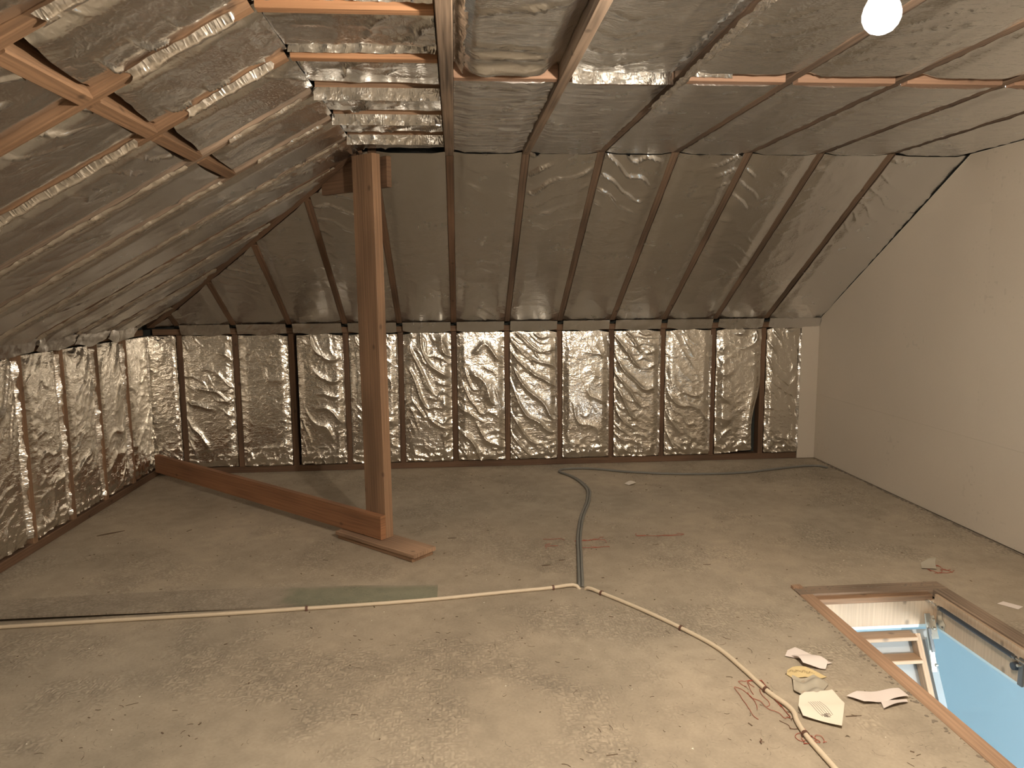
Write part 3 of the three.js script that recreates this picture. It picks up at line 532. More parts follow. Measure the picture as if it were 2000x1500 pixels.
// ================================================================= BULB
{
  const t = thing('bare_light_bulb', 'glowing bare light bulb hanging from the ceiling near the right wall', 'light bulb', BULB.clone());
  const glow = new THREE.MeshStandardMaterial({ color: 0xffffff, emissive: new THREE.Color().setRGB(1, 0.95, 0.88), emissiveIntensity: 7, roughness: 0.4 });
  const prof = [[0, -0.034], [0.010, -0.0325], [0.020, -0.028], [0.028, -0.019], [0.0325, -0.008], [0.033, 0.002], [0.030, 0.014], [0.024, 0.026], [0.017, 0.038], [0.0135, 0.048], [0.0132, 0.052]].map(p => new THREE.Vector2(...p));
  mesh('glass_bulb', new THREE.LatheGeometry(prof, 40), glow, t);
  mesh('screw_cap', new THREE.LatheGeometry([[0.0135, 0.052], [0.0135, 0.056], [0.0125, 0.058], [0.0135, 0.061], [0.0125, 0.064], [0.0135, 0.067], [0.012, 0.072]].map(p => new THREE.Vector2(...p)), 24), M.zinc, t);
  mesh('lamp_holder', new THREE.LatheGeometry([[0.0175, 0.068], [0.019, 0.07], [0.019, 0.105], [0.014, 0.115], [0.005, 0.12], [0.004, 0.125]].map(p => new THREE.Vector2(...p)), 28), M.white, t);
  mesh('cord', new THREE.CylinderGeometry(0.0033, 0.0033, 0.21, 10).translate(0, 0.23, 0), M.white, t);
  const L = new THREE.PointLight(BULB_COLOR, BULB_POWER, 0, 2); L.position.set(0, 0.0, 0); L.castShadow = true; L.shadow.radius = 1.6; L.name = 'bulb_light'; t.add(L);
}

// ================================================================= FLOOR THINGS
// long board lying along the left floor, its front edge slightly sprung
{
  const nx = 60, nz = 8, a = V3(-0.02 + 0.1, 0, 2.556), pos = [], uv = [], col = [], idx = [], th = 0.010;
  const P = (i, j, top) => {
    const s = i / nx, t = j / nz, x = 0.06 + s * 2.33, zb = 2.556 - 0.05 * Math.sin(s * Math.PI) + 0.006 * (vn(s * 14, 1, 3) - 0.5), zf = 2.795 - 0.02 * Math.sin(s * 3) - 0.085 * s * s + 0.004 * (vn(s * 20, 2, 3) - 0.5);
    const z = zb + (zf - zb) * t, lift = 0.018 * (1 - smooth(0.1, 0.75, s)) * t * t;
    return [x, (top ? th : 0.0008) + lift, z, s, t];
  };
  for (const top of [1, 0]) for (let j = 0; j <= nz; j++) for (let i = 0; i <= nx; i++) {
    const [x, y, z, s, t] = P(i, j, top); pos.push(x, y, z); uv.push(x + 1.3, z + 0.7);
    const g = smooth(0.655, 0.70, s + 0.05 * (vn(t * 4, s * 20, 5) - 0.5)) * smooth(0.02, 0.2, t + 0.15 * (vn(s * 18, 2, 8) - 0.2) + (0.98 - s) * 0.3 - 0.05);
    const k = 0.86; col.push(k * (1 - 0.35 * g), k * (1.0 - 0.25 * g), k * (1.02 - 0.32 * g));
  }
  const n1 = nx + 1, off = n1 * (nz + 1);
  for (let j = 0; j < nz; j++) for (let i = 0; i < nx; i++) { const q = j * n1 + i; idx.push(q, q + n1, q + 1, q + 1, q + n1, q + n1 + 1); idx.push(off + q, off + q + 1, off + q + n1, off + q + 1, off + q + n1 + 1, off + q + n1); }
  const rim = []; for (let i = 0; i <= nx; i++) rim.push(i); for (let j = 1; j <= nz; j++) rim.push(j * n1 + nx); for (let i = nx - 1; i >= 0; i--) rim.push(nz * n1 + i); for (let j = nz - 1; j > 0; j--) rim.push(j * n1);
  rim.forEach((q, i) => { const r = rim[(i + 1) % rim.length]; idx.push(q, r, q + off, r, r + off, q + off); });
  const g = new THREE.BufferGeometry(); g.setAttribute('position', new THREE.Float32BufferAttribute(pos, 3)); g.setAttribute('uv', new THREE.Float32BufferAttribute(uv, 2)); g.setAttribute('color', new THREE.Float32BufferAttribute(col, 3)); g.setIndex(idx); const f = g.toNonIndexed(); f.computeVertexNormals();
  tag(mesh('floor_strip', f, M.floorBoard), 'long thin dusty board strip with a green right end on the floor beside left conduit', 'board');
}
// conduits
const CR = 0.0092;
const cond = (pts) => pts.map(p => V3(p[0], p[2] ?? CR + 0.0005, p[1]));
{
  const A = cond([[0.02, 2.868], [0.41, 2.85], [0.959, 2.824], [1.40, 2.806], [1.771, 2.782], [2.1, 2.762], [2.381, 2.735], [2.7, 2.69], [2.976, 2.652], [3.05, 2.640, 0.013], [3.09, 2.641, 0.013], [3.108, 2.652, 0.004], [3.114, 2.66, -0.02]]);
  const t = thing('conduit', 'cream plastic conduit running left across the floor beside the strip', 'conduit'); mesh('pipe', tube(A, CR, 160, 12), M.conduit, t);
  const B = cond([[3.138, 2.668, -0.02], [3.142, 2.672, 0.006], [3.16, 2.69, 0.013], [3.202, 2.735], [3.353, 2.94], [3.485, 3.15], [3.581, 3.34], [3.622, 3.52], [3.651, 3.69], [3.682, 3.79], [3.683, 3.83], [3.672, 3.868], [3.663, 3.955], [3.671, 4.12], [3.70, 4.5], [3.72, 5.0]]);
  const t2 = thing('conduit', 'cream plastic conduit running forward across the floor past the paper scraps', 'conduit'); mesh('pipe', tube(B, CR, 200, 12), M.conduit, t2);
  const cl = (x, z, ang, label) => {
    const c = thing('saddle_clip', label, 'pipe clip', V3(x, 0, z), 'conduit saddle clips'); c.rotation.y = ang;
    const s = new THREE.Shape(); const r1 = CR + 0.0008, r2 = CR + 0.0032, cy = CR + 0.0005;
    s.moveTo(-r2, cy); s.absarc(0, cy, r2, Math.PI, 0, true); s.lineTo(r2, 0.0004); s.lineTo(r1, 0.0004); s.lineTo(r1, cy); s.absarc(0, cy, r1, 0, Math.PI, false); s.lineTo(-r1, 0.0004); s.lineTo(-r2, 0.0004); s.lineTo(-r2, cy);
    const g = new THREE.ExtrudeGeometry(s, { depth: 0.011, bevelEnabled: false, curveSegments: 14 }).translate(0, 0, -0.0055); mesh('strap', g, M.clip, c);
    mesh('foot', boxGeo(r2, r2 + 0.012, 0.0003, 0.003, -0.0055, 0.0055), M.clip, c);
    mesh('screw', new THREE.CylinderGeometry(0.003, 0.0035, 0.002, 10).translate(r2 + 0.007, 0.004, 0), M.zinc, c);
  };
  cl(2.976, 2.652, Math.PI / 2 + 0.12, 'dark saddle clip on the left conduit just left of the grey cable end');
  cl(3.208, 2.743, 0.62, 'dark saddle clip on the forward conduit nearest to the grey cable end');
  cl(3.485, 3.15, 0.52, 'dark saddle clip on the forward conduit halfway to the papers');
  cl(3.648, 3.673, 0.2, 'dark saddle clip on the conduit left of the crumpled paper');
  cl(3.663, 3.952, -0.02, 'dark saddle clip on the conduit nearest to the camera, below the papers');
  cl(1.771, 2.782, Math.PI / 2 + 0.06, 'dark saddle clip on the left conduit beside the green strip end');
}
// two grey cables side by side
{
  const C = [[3.111, 2.64, 0.0], [3.115, 2.62], [3.152, 2.387], [3.185, 2.18], [3.214, 1.985], [3.262, 1.74], [3.32, 1.496], [3.395, 1.25], [3.437, 1.085], [3.474, 0.88], [3.471, 0.739], [3.445, 0.56], [3.401, 0.417], [3.345, 0.30], [3.37, 0.225], [3.45, 0.20], [3.611, 0.215], [3.9, 0.36], [4.2, 0.456], [4.5, 0.50], [4.833, 0.492], [5.1, 0.42], [5.282, 0.368], [5.45, 0.33], [5.562, 0.346], [5.60, 0.41]];
  const t = thing('electric_cable', 'grey twin electric cable winding over the floor to the right corner', 'cable');
  mesh('core', tube(cond(C.map(p => [p[0], p[1], (p[2] ?? 0.0095)])), 0.009, 240, 9), M.cable, t);
  mesh('core', tube(cond(C.slice(0, 16).map((p, i) => [p[0] + 0.017 - 0.017 * smooth(11, 15, i), p[1] + 0.004, p[2] ?? 0.0085])), 0.008, 180, 9), M.cable, t);
}
// paper scraps
function paperTex(draw, w = 512, h = 512) { const c = document.createElement('canvas'); c.width = w; c.height = h; const x = c.getContext('2d'); draw(x, w, h); const t = new THREE.CanvasTexture(c); t.colorSpace = THREE.SRGBColorSpace; return t; }
function paper(name, label, outline, y0, bend, mat, extra) {      // outline: [x, z] points on the floor plan; bend(x, z) gives lift
  const xs = outline.map(p => p[0]), zs = outline.map(p => p[1]), ax = Math.min(...xs), bx = Math.max(...xs), az = Math.min(...zs), bz = Math.max(...zs);
  const inside = (x, z) => { let c = false; for (let i = 0, j = outline.length - 1; i < outline.length; j = i++) { const [xi, zi] = outline[i], [xj, zj] = outline[j]; if ((zi > z) !== (zj > z) && x < (xj - xi) * (z - zi) / (zj - zi) + xi) c = !c; } return c; };
  const s = new THREE.Shape(outline.map(p => new THREE.Vector2(p[0], p[1])));
  // subdivide by clipping strips: triangulate a dense grid, keep boundary exact by shape triangulation of each row
  let tri = THREE.ShapeUtils.triangulateShape(s.getPoints(), []), pts = s.getPoints().map(p => [p.x, p.y]);
  for (let it = 0; it < 5; it++) {
    const nt = [], mid = {}, m = (a, b) => { const k = a < b ? a + '_' + b : b + '_' + a; if (!(k in mid)) { mid[k] = pts.length; pts.push([(pts[a][0] + pts[b][0]) / 2, (pts[a][1] + pts[b][1]) / 2]); } return mid[k]; };
    for (const [a, b, c] of tri) { const ab = m(a, b), bc = m(b, c), ca = m(c, a); nt.push([a, ab, ca], [ab, b, bc], [ca, bc, c], [ab, bc, ca]); } tri = nt;
  }
  const cx = (ax + bx) / 2, cz = (az + bz) / 2, pos = [], uv = [], idx = [], n = pts.length, th = 0.0011;
  for (const side of [1, 0]) for (const [x, z] of pts) { pos.push(x - cx, bend(x, z) + y0 + side * th, z - cz); uv.push((x - ax) / (bx - ax), 1 - (z - az) / (bz - az)); }
  for (const [a, b, c] of tri) { idx.push(a, c, b); idx.push(n + a, n + b, n + c); }
  const ec = {}; for (const t of tri) for (let k = 0; k < 3; k++) { const a = t[k], b = t[(k + 1) % 3], key = a < b ? a + '_' + b : b + '_' + a; (ec[key] ??= []).push([a, b]); }
  for (const k in ec) if (ec[k].length === 1) { const [a, b] = ec[k][0]; idx.push(a, b, n + a, b, n + b, n + a); }
  const g = new THREE.BufferGeometry(); g.setAttribute('position', new THREE.Float32BufferAttribute(pos, 3)); g.setAttribute('uv', new THREE.Float32BufferAttribute(uv, 2)); g.setIndex(idx); g.computeVertexNormals();
  const t = thing(name, label, 'paper', V3(cx, 0, cz)); mesh('sheet', g, mat, t); if (extra) extra(t, cx, cz); return t;
}
const paperMat = (col) => new THREE.MeshStandardMaterial({ color: new THREE.Color().setRGB(...col), roughness: 0.85, side: THREE.DoubleSide });
M.paperPink = paperMat([0.74, 0.66, 0.62]); M.paperWhite = paperMat([0.78, 0.72, 0.64]); M.paperGrey = paperMat([0.40, 0.36, 0.29]);
M.paperDrawn = new THREE.MeshStandardMaterial({ roughness: 0.85, side: THREE.DoubleSide, map: paperTex((x, w, h) => {
  x.fillStyle = 'rgb(226,216,200)'; x.fillRect(0, 0, w, h); x.strokeStyle = 'rgb(96,86,78)'; x.lineWidth = 5;
  for (let i = 0; i < 6; i++) { x.beginPath(); const a = 0.30 * w + i * 0.045 * w; x.moveTo(a, 0.30 * h); x.bezierCurveTo(a + 20, 0.4 * h, a - 10 + i * 8, 0.5 * h, a + 30, 0.68 * h); x.stroke(); }
  x.lineWidth = 4; x.beginPath(); for (let i = 0; i < 26; i++) x.lineTo(0.36 * w + 0.2 * w * hash(i, 1, 2), 0.64 * h + 0.09 * h * hash(i, 2, 2)); x.stroke();
}) });
M.paperYellow = new THREE.MeshStandardMaterial({ roughness: 0.85, side: THREE.DoubleSide, map: paperTex((x, w, h) => {
  x.fillStyle = 'rgb(208,187,140)'; x.fillRect(0, 0, w, h); x.strokeStyle = 'rgb(138,118,84)'; x.lineWidth = 4; x.beginPath(); for (let i = 0; i < 60; i++) { const t = i / 60; x.lineTo(w * (0.1 + 0.6 * t + 0.07 * Math.sin(i * 1.9)), h * (0.25 + 0.35 * t + 0.1 * Math.cos(i * 2.3))); } x.stroke();
}) });
{
  const d = (x, z, a, b) => Math.hypot(x - a, z - b);
  paper('paper_scrap', 'pinkish white folded paper scrap on the floor, topmost of the pile near the conduit', [[3.835, 3.428], [3.862, 3.392], [3.905, 3.370], [4.00, 3.500], [3.972, 3.505], [3.945, 3.478]], 0.001, (x, z) => 0.006 * smooth(3.45, 3.38, z) + 0.004, M.paperPink);
  paper('paper_scrap', 'pinkish white curled paper flap leaning on the topmost scrap', [[3.862, 3.43], [3.955, 3.485], [3.972, 3.515], [3.945, 3.548], [3.868, 3.515]], 0.008, (x, z) => { const k = (z - 3.43) / 0.11; return 0.022 * Math.sin(Math.PI * clamp(k)) ; }, M.paperPink);
  paper('paper_scrap', 'yellowed paper scrap with faint scribbles, between the pink and the drawn paper', [[3.795, 3.535], [3.822, 3.525], [3.868, 3.535], [3.905, 3.572], [3.925, 3.598], [3.90, 3.605], [3.84, 3.59], [3.79, 3.595], [3.778, 3.565]], 0.002, (x, z) => 0.012 * smooth(3.6, 3.53, z) * smooth(3.78, 3.85, x) + 0.002, M.paperYellow);
  paper('paper_scrap', 'crumpled greyish paper torn off between the yellowed scrap and the drawn paper', [[3.782, 3.60], [3.835, 3.598], [3.87, 3.60], [3.90, 3.655], [3.862, 3.69], [3.882, 3.735], [3.80, 3.765], [3.748, 3.69]], 0.001, (x, z) => 0.012 + 0.012 * Math.sin(x * 60 + z * 30) * 0.8 + 0.006 * Math.sin(z * 90), M.paperGrey);
  paper('paper_scrap', 'cream paper with ink line drawing lying beside the conduit bend', [[3.742, 3.745], [3.77, 3.727], [3.86, 3.725], [3.880, 3.72], [3.885, 3.80], [3.807, 3.925], [3.703, 3.853], [3.712, 3.80]], 0.003, (x, z) => 0.012 + 0.014 * smooth(3.80, 3.72, z) + 0.004 * Math.sin(z * 40), M.paperDrawn);
  paper('paper_scrap', 'lone pinkish folded paper scrap lying left of the hatch frame', [[3.925, 3.742], [3.975, 3.722], [4.145, 3.715], [4.15, 3.768], [4.085, 3.775], [4.02, 3.79], [3.965, 3.79]], 0.001, (x, z) => 0.01 + 0.004 * Math.sin(x * 40), M.paperPink, (t, cx, cz) => {
    const g = sheetGeo({ O: V3(4.03 - cx, 0.004, 3.79 - cz), U: WX, V: V3(-0.35, 0, 1).normalize(), N: WY, w: 0.1, s: () => -0.012, e: u => 0.032 * (1 - u) + 0.008, h: (u, v) => 0.004 + 0.008 * Math.sin(u * 3) * v, nu: 14, nv: 8, T: 0 }); mesh('folded_flap', g, M.paperPink, t);
  });
  paper('paper_scrap', 'small grey beige paper scrap on the floor behind the hatch, beside red wire', [[4.985, 2.585], [5.02, 2.525], [5.105, 2.48], [5.14, 2.475], [5.10, 2.53], [5.06, 2.60]], 0.001, (x, z) => 0.006 + 0.014 * smooth(2.56, 2.48, z), M.paperGrey);
  paper('paper_scrap', 'tiny pale paper scrap on the floor right of the hatch', [[5.07, 3.03], [5.115, 3.01], [5.165, 3.075], [5.12, 3.10]], 0.0008, () => 0.001, M.paperPink);
  paper('paper_scrap', 'tiny white paper curl on the floor below the grey cable near the far wall', [[3.80, 0.70], [3.86, 0.66], [3.90, 0.68], [3.86, 0.75], [3.82, 0.77]], 0.001, (x, z) => 0.012 * Math.sin((x - 3.8) * 30), M.paperWhite);
}
// wire offcuts
function wire(name, label, n, cx, cz, sx, sz, seed, mat, r) {
  const R = rng(seed), t = thing(name, label, 'wire', V3(cx, 0, cz));
  for (let k = 0; k < n; k++) { const pts = []; let x = (R() - 0.5) * sx, z = (R() - 0.5) * sz, a = R() * 6.28; const L = 9 + R() * 8; for (let i = 0; i < L; i++) { pts.push(V3(x, r + 0.001 + 0.004 * R(), z)); a += (R() - 0.5) * 2.2; x += Math.cos(a) * sx * 0.13; z += Math.sin(a) * sz * 0.16; x = clamp(x, -sx * 0.62, sx * 0.62); z = clamp(z, -sz * 0.62, sz * 0.62); } mesh('strand', tube(pts, r, 60, 5), mat, t); }
}
wire('wire_offcut', 'tangle of red wire offcuts under the grey cable', 6, 3.20, 2.0, 0.30, 0.14, 301, M.copper, 0.0014);
wire('wire_offcut', 'thin red wire strands on the floor right of the grey cable', 3, 3.78, 1.86, 0.3, 0.10, 302, M.copper, 0.0012);
wire('wire_offcut', 'red wire strands beside the small paper behind the hatch', 4, 5.09, 2.60, 0.12, 0.08, 303, M.copper, 0.0014);
wire('wire_offcut', 'brownish red wire tangle beside the conduit left of the papers', 7, 3.60, 3.72, 0.10, 0.20, 304, M.copper, 0.0011);
wire('wire_offcut', 'brown wire loop on the floor left of the drawn paper', 2, 3.60, 3.86, 0.13, 0.08, 305, M.brownWire, 0.0012);
wire('wire_offcut', 'red wire strands beside the clip nearest to the camera', 4, 3.655, 3.93, 0.10, 0.10, 306, M.copper, 0.0011);
wire('wire_offcut', 'short brown wire strands lying in front of the papers', 1, 3.56, 3.96, 0.10, 0.04, 307, M.brownWire, 0.0012);
// chips and flecks scattered on the floor
{
  const R = rng(88), mk = (n, mat, label, f) => { const gs = []; for (let i = 0; i < n; i++) { const x = 0.3 + R() * 5.2, z = 0.3 + R() * 4.3; if (x > 4.1 && x < 5.05 && z > 2.65) continue; if (x < 0.6 && z > 2.4) continue; const g = f(R); g.rotateY(R() * 6.28).translate(x, 0.0012, z); gs.push(g); } tag(mesh('floor_debris', mergeGeometries(gs), mat), label, 'debris', null, 'stuff'); };
  mk(330, M.chip, 'dark wood splinters and crumbs scattered over the floor', R => new THREE.BoxGeometry(0.004 + R() * (R() < 0.12 ? 0.04 : 0.011), 0.002, 0.002 + R() * 0.003));
  mk(190, M.fleck, 'white plaster flecks scattered over the floor', R => { const g = new THREE.TetrahedronGeometry(0.002 + R() * 0.0035); g.scale(1, 0.4, 1); return g; });
}
{
  const R = rng(188), gs = [];
  for (let i = 0; i < 420; i++) {
    const x = 0.5 + R() * 3.6, z = 2.85 + R() * 1.9; if (fbm(x * 1.6, z * 1.6, 207, 2) < 0.46 && R() < 0.7) continue;
    const L = 0.006 + R() * R() * 0.04, a = R() * 6.28, c = (R() - 0.5) * 1.6, p = []; for (let k = 0; k < 4; k++) p.push(V3(L * (k / 3 - 0.5), 0.0012 + 0.0008 * R(), c * L * Math.pow(k / 3 - 0.5, 2)));
    const g = tube(p, 0.0006 + R() * 0.0007, 4, 4); g.rotateY(a).translate(x, 0, z); gs.push(g);
  }
  tag(mesh('floor_debris', mergeGeometries(gs), M.chip), 'thin curled dark wood fibres scattered over the near floor', 'debris', null, 'stuff');
}
// flat dark off-cuts
for (const [x, z, a, l, w, label] of [[2.98, 2.33, 0.1, 0.05, 0.012, 'thin dark wood chip on the floor left of the grey cable'], [3.08, 2.26, 0.2, 0.04, 0.012, 'second dark wood chip on the floor close to the grey cable'], [2.46, 1.83, 0.0, 0.05, 0.006, 'dark nail lying on the floor right of the sole planks'], [0.30, 1.52, 0.6, 0.16, 0.03, 'dark leaf-shaped sliver on the floor by the left plate']]) {
  const s = new THREE.Shape(); s.moveTo(-l / 2, 0); s.quadraticCurveTo(-l * 0.2, w * 0.8, l / 2, 0.1 * w); s.quadraticCurveTo(0, -w * 0.6, -l / 2, 0);
  const g = new THREE.ExtrudeGeometry(s, { depth: 0.003, bevelEnabled: false }).rotateX(-Math.PI / 2), o = mesh('wood_chip', g, M.chip); o.position.set(x, 0.0004, z); o.rotation.y = a; tag(o, label, 'wood chip');
}

// ================================================================= HATCH
{
  const fr = thing('floor_hatch', 'open floor hatch with a brown timber frame and pale plywood lining', 'hatch', V3(HX0, 0, HZ0));
  const sub = (name, pos) => { const o = new THREE.Group(); o.name = name; o.position.set(pos.x - HX0, pos.y, pos.z - HZ0); fr.add(o); return o; };
  const loc = (x, y, z) => V3(x - HX0, y, z - HZ0);
  const IX0 = 4.25, IX1 = 4.855, IZ0 = 2.885, IZ1 = 4.205, top = 0.004;
  timber('frame_board', loc((HX0 + IX0) / 2, top, HZ0 + 0.10), loc((HX0 + IX0) / 2, top, HZ1), IX0 - HX0 - 0.002, 0.05, WY, M.trim, fr);
  timber('frame_board', loc((HX1 + IX1) / 2 + 0.009, top, HZ0 + 0.10), loc((HX1 + IX1) / 2 + 0.009, top, HZ1), HX1 - IX1 - 0.02, 0.04, WY, M.grey, fr);
  timber('frame_board', loc(HX0 + 0.004, top, (HZ0 + IZ0) / 2 - 0.018), loc(HX1 - 0.002, top, (HZ0 + IZ0) / 2 - 0.018), IZ0 - HZ0 - 0.046, 0.04, WY, M.grey, fr);
  timber('frame_board', loc(HX0 + 0.08, top - 0.012, IZ0 - 0.023), loc(HX1 - 0.11, top - 0.012, IZ0 - 0.023), 0.044, 0.03, WY, M.brown, fr);
  timber('frame_board', loc(IX0 + 0.002, top, (HZ1 + IZ1) / 2), loc(IX1 - 0.002, top, (HZ1 + IZ1) / 2), HZ1 - IZ1 - 0.002, 0.05, WY, M.brown, fr);
  mesh('corner_block', boxGeo(0.002, 0.05, 0.0005, 0.014, 0.0, 0.03), M.trim, fr);
  // plywood lining
  const li = sub('lining', V3(IX0, -0.03, IZ0));
  const B = -0.158 + 0.03, pl = (x0, x1, z0, z1, t0 = -0.006) => mesh('plywood_panel', boxGeo(x0 - IX0, x1 - IX0, B, t0, z0 - IZ0, z1 - IZ0), M.ply, li);
  const far = pl(IX0 - 0.015, IX1 + 0.015, IZ0 - 0.018, IZ0 - 0.001); pl(IX1, IX1 + 0.015, IZ0, IZ1, 0.026); pl(IX0 - 0.016, IX0 - 0.001, IZ0, IZ1, -0.024); pl(IX0 - 0.015, IX1 + 0.015, IZ1 + 0.001, IZ1 + 0.018, -0.024);
  mesh('blue_edge', boxGeo(-0.01, IX1 - IX0 + 0.01, B - 0.016, B - 0.0005, -0.017, -0.001), M.blue, li);
  mesh('blue_edge', boxGeo(IX1 - IX0 + 0.0002, IX1 - IX0 + 0.014, B - 0.012, B - 0.0005, 0.0, IZ1 - IZ0), M.blue, li);
  // loft ladder on its hinged door
  const ang = THREE.MathUtils.degToRad(62), ld = thing('loft_ladder', 'folded open loft ladder with wooden treads going down through the hatch', 'ladder', V3(IX0, -0.165, IZ0 + 0.035));
  const D = V3(0, -Math.sin(ang), Math.cos(ang)), Nn = V3(0, Math.cos(ang), Math.sin(ang)), pt = (x, s, n) => V3(x, 0, 0).addScaledVector(D, s).addScaledVector(Nn, n);
  const WDOOR = IX1 - IX0 - 0.02, bas = new THREE.Matrix4().makeBasis(V3(-1, 0, 0), D, Nn);
  const plate = (name, x0, x1, s0, s1, n0, n1, mat) => { const g = boxGeo(-x1, -x0, s0, s1, n0, n1); g.applyMatrix4(bas); const q = mesh(name, g, mat, ld); return q; };
  plate('door_panel', 0.01, WDOOR, 0.0, 1.22, -0.075, -0.055, M.whiteGloss);
  plate('door_edge', WDOOR - 0.035, WDOOR, 0.05, 1.22, -0.0548, -0.036, M.doorEdge);
  const sx = [0.14, WDOOR - 0.085];
  for (const x of sx) timber('stringer', pt(x, 0.02, 0.0), pt(x, 2.3, 0.0), 0.028, 0.052, Nn, M.ladder, ld);
  for (let k = 0; k < 9; k++) { const s = k ? 0.125 + (k - 1) * 0.25 : 0.02, a = pt(sx[0] + 0.0145, s, -0.016), b = pt(sx[1] - 0.0145, s, -0.016); timber('tread', a, b, 0.075, 0.02, V3(0, 1, 0), M.ladder, ld); }
  plate('hinge_plate', WDOOR - 0.03, WDOOR + 0.006, -0.06, 0.05, 0.012, 0.018, M.zinc);
  for (const x of [WDOOR - 0.012]) { timber('hinge_arm', pt(x, -0.07, 0.02), pt(x, 0.20, -0.03), 0.006, 0.03, V3(1, 0, 0), M.zinc, ld); timber('hinge_arm', pt(x - 0.02, 0.0, 0.02), pt(x - 0.02, 0.11, 0.012), 0.02, 0.008, Nn, M.zincDark, ld); }
  for (const [s, n] of [[0.0, 0.03], [0.17, -0.02], [-0.04, 0.04]]) { const g = new THREE.CylinderGeometry(0.007, 0.007, 0.012, 12).rotateZ(Math.PI / 2); const q = pt(WDOOR - 0.016, s, n); g.translate(q.x, q.y, q.z); mesh('bolt', g, M.zinc, ld); }
  // grab rail on the left stringer
  const rail = tube([pt(0.11, 0.05, 0.0), pt(0.11, 0.06, 0.05), pt(0.11, 0.12, 0.09), pt(0.11, 0.40, 0.10), pt(0.11, 0.52, 0.085), pt(0.11, 0.545, 0.04), pt(0.11, 0.55, 0.0)], 0.008, 60, 10); mesh('grab_rail', rail, M.zincDark, ld);
  // hinge plate screwed to the lining
  const hp = sub('hinge_bracket', V3(IX1, -0.1, IZ0 + 0.03));
  const hs = new THREE.Shape([[0.0, -0.055], [0.06, -0.055], [0.065, -0.02], [0.04, 0.0], [0.03, 0.045], [0.0, 0.05]].map(p => new THREE.Vector2(-p[0], p[1]))); mesh('plate', new THREE.ExtrudeGeometry(hs, { depth: 0.003, bevelEnabled: false }).rotateY(Math.PI / 2).translate(-0.0045, 0, 0), M.zinc, hp);
  for (const [z, y] of [[0.012, 0.035], [0.012, -0.04], [0.048, -0.04]]) mesh('screw', new THREE.CylinderGeometry(0.0055, 0.0055, 0.003, 10).rotateZ(Math.PI / 2).translate(-0.006, y, z), M.zincDark, hp);
  // spring tube
  const sp = sub('spring_tube', V3(4.83, -0.045, 2.96));
  mesh('tube', new THREE.CylinderGeometry(0.0105, 0.0105, 0.46, 18).rotateX(Math.PI / 2).translate(0, 0.004, 0.24), M.spring, sp);
  for (const z of [0.008, 0.472]) mesh('end_cap', new THREE.CylinderGeometry(0.0085, 0.0085, 0.03, 14).rotateX(Math.PI / 2).translate(0, 0.004, z), M.zincDark, sp);
  mesh('hook', tube([V3(0, 0.004, 0), V3(-0.004, 0.008, -0.02), V3(-0.012, 0.015, -0.04), V3(-0.022, 0.02, -0.055), V3(-0.026, 0.014, -0.068)], 0.003, 24, 7), M.zinc, sp);
  for (let k = 0; k < 3; k++) { const g = new THREE.TorusGeometry(0.006, 0.0018, 6, 14); k % 2 ? g.rotateY(Math.PI / 2) : g.rotateY(0.6); g.translate(-0.006 - 0.008 * k, 0.009 + 0.005 * k, -0.024 - 0.012 * k); mesh('chain_link', g, M.zinc, sp); }
  mesh('pull_rod', new THREE.CylinderGeometry(0.004, 0.004, 0.5, 10).rotateX(Math.PI / 2).translate(0, 0.004, 0.74), M.zinc, sp);
  const lt = sub('latch', V3(IX1 - 0.004, -0.085, 3.455));
  mesh('knob', new THREE.CylinderGeometry(0.016, 0.018, 0.02, 20).rotateZ(Math.PI / 2).translate(-0.012, 0, -0.02), M.spring, lt); mesh('arm', boxGeo(-0.012, -0.004, -0.07, 0.05, 0.0, 0.025), M.zincDark, lt); mesh('pin', new THREE.CylinderGeometry(0.006, 0.006, 0.03, 12).rotateZ(Math.PI / 2).translate(-0.014, 0.02, 0.012), M.zinc, lt);
}
// dirt along the hatch edge
{
  const R = rng(99), gs = []; for (let i = 0; i < 150; i++) { const side = R() < 0.62, k = Math.pow(R(), 1.5) * 0.05, x = side ? HX0 - 0.004 - k * 0.6 : HX0 + R() * 0.75, z = side ? HZ0 + 0.1 + R() * 1.3 : HZ0 + 0.06 - k; const r = 0.0015 + R() * 0.003, g = new THREE.IcosahedronGeometry(r, 0); g.scale(1 + R() * 2, 0.5, 1 + R()).rotateY(R() * 3).translate(x, side ? r * 0.3 : r * 0.3 + 0.004, z); gs.push(g); }
  tag(mesh('dirt_crumbs', mergeGeometries(gs), M.mortar), 'dark dirt crumbs along the hatch frame edges', 'debris', null, 'stuff');
}
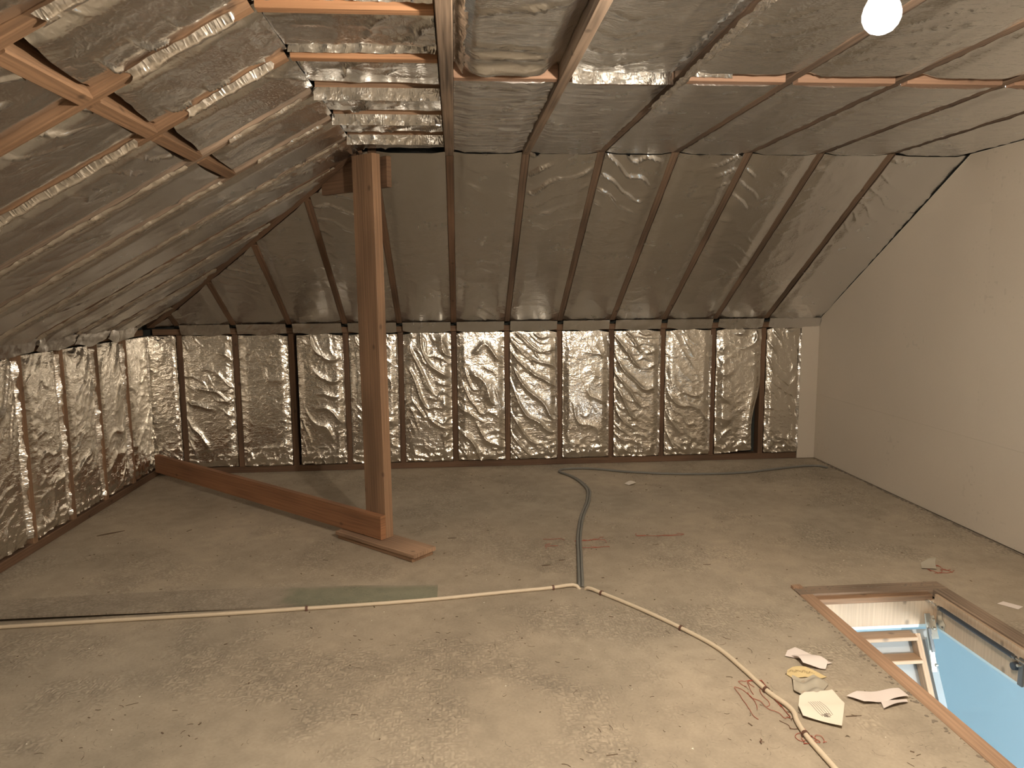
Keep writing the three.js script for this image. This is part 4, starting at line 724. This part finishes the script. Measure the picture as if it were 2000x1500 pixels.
// ================================================================= ROOM BELOW
{
  const x0 = 2.9, x1 = 5.75, z0 = 1.3, z1 = 6.6, yb = -2.62, yc = -0.176;
  const S = (n, g, m, l) => tag(mesh(n, g, m), l, null, null, 'structure');
  S('floor', boxGeo(x0 - 0.05, x1 + 0.05, yb - 0.05, yb, z0 - 0.05, z1 + 0.05), M.carpet, 'pale floor of the room below the hatch');
  S('wall_below_right', boxGeo(x1, x1 + 0.05, yb, yc + 0.01, z0, z1), M.blue, 'light blue wall of the room below the hatch');
  S('wall_below_left', boxGeo(x0 - 0.05, x0, yb, yc + 0.01, z0, z1), M.blue, 'light blue left wall of the room below');
  S('wall_below_far', boxGeo(x0, x1, yb, yc + 0.01, z0 - 0.05, z0), M.blue, 'light blue far wall of the room below');
  S('wall_below_rear', boxGeo(x0, x1, yb, yc + 0.01, z1, z1 + 0.05), M.blue, 'light blue rear wall of the room below');
  const g = [[x0, 4.232, z0, z1], [4.872, x1, z0, z1], [4.232, 4.872, z0, 2.866], [4.232, 4.872, 4.224, z1]].map(b => boxGeo(b[0], b[1], yc, yc + 0.012, b[2], b[3]));
  S('ceiling', mergeGeometries(g), M.white, 'white ceiling of the room below with the hatch opening');
  const t = thing('ceiling_lamp', 'round white ceiling lamp of the room below, out of sight', 'lamp', V3(5.2, yc, 5.2));
  const lm = new THREE.MeshStandardMaterial({ color: 0xffffff, emissive: LOWER_COLOR, emissiveIntensity: 3, roughness: 0.5 });
  mesh('base', new THREE.CylinderGeometry(0.17, 0.17, 0.02, 40).translate(0, -0.0105, 0), M.white, t); mesh('diffuser', new THREE.LatheGeometry([[0.16, -0.021], [0.155, -0.035], [0.13, -0.045], [0.07, -0.05], [0, -0.051]].map(p => new THREE.Vector2(...p)), 40), lm, t);
  const L = new THREE.PointLight(LOWER_COLOR, LOWER_POWER, 0, 2); L.position.set(0, -0.13, 0); L.castShadow = true; L.shadow.radius = 5; L.name = 'lamp_light'; t.add(L);
}
for (const o of scene.children) { const l = o.userData.label; if (l && l.split(/\s+/).length > 16) console.log('LONG', o.name, l); }
renderer.render(scene, camera);
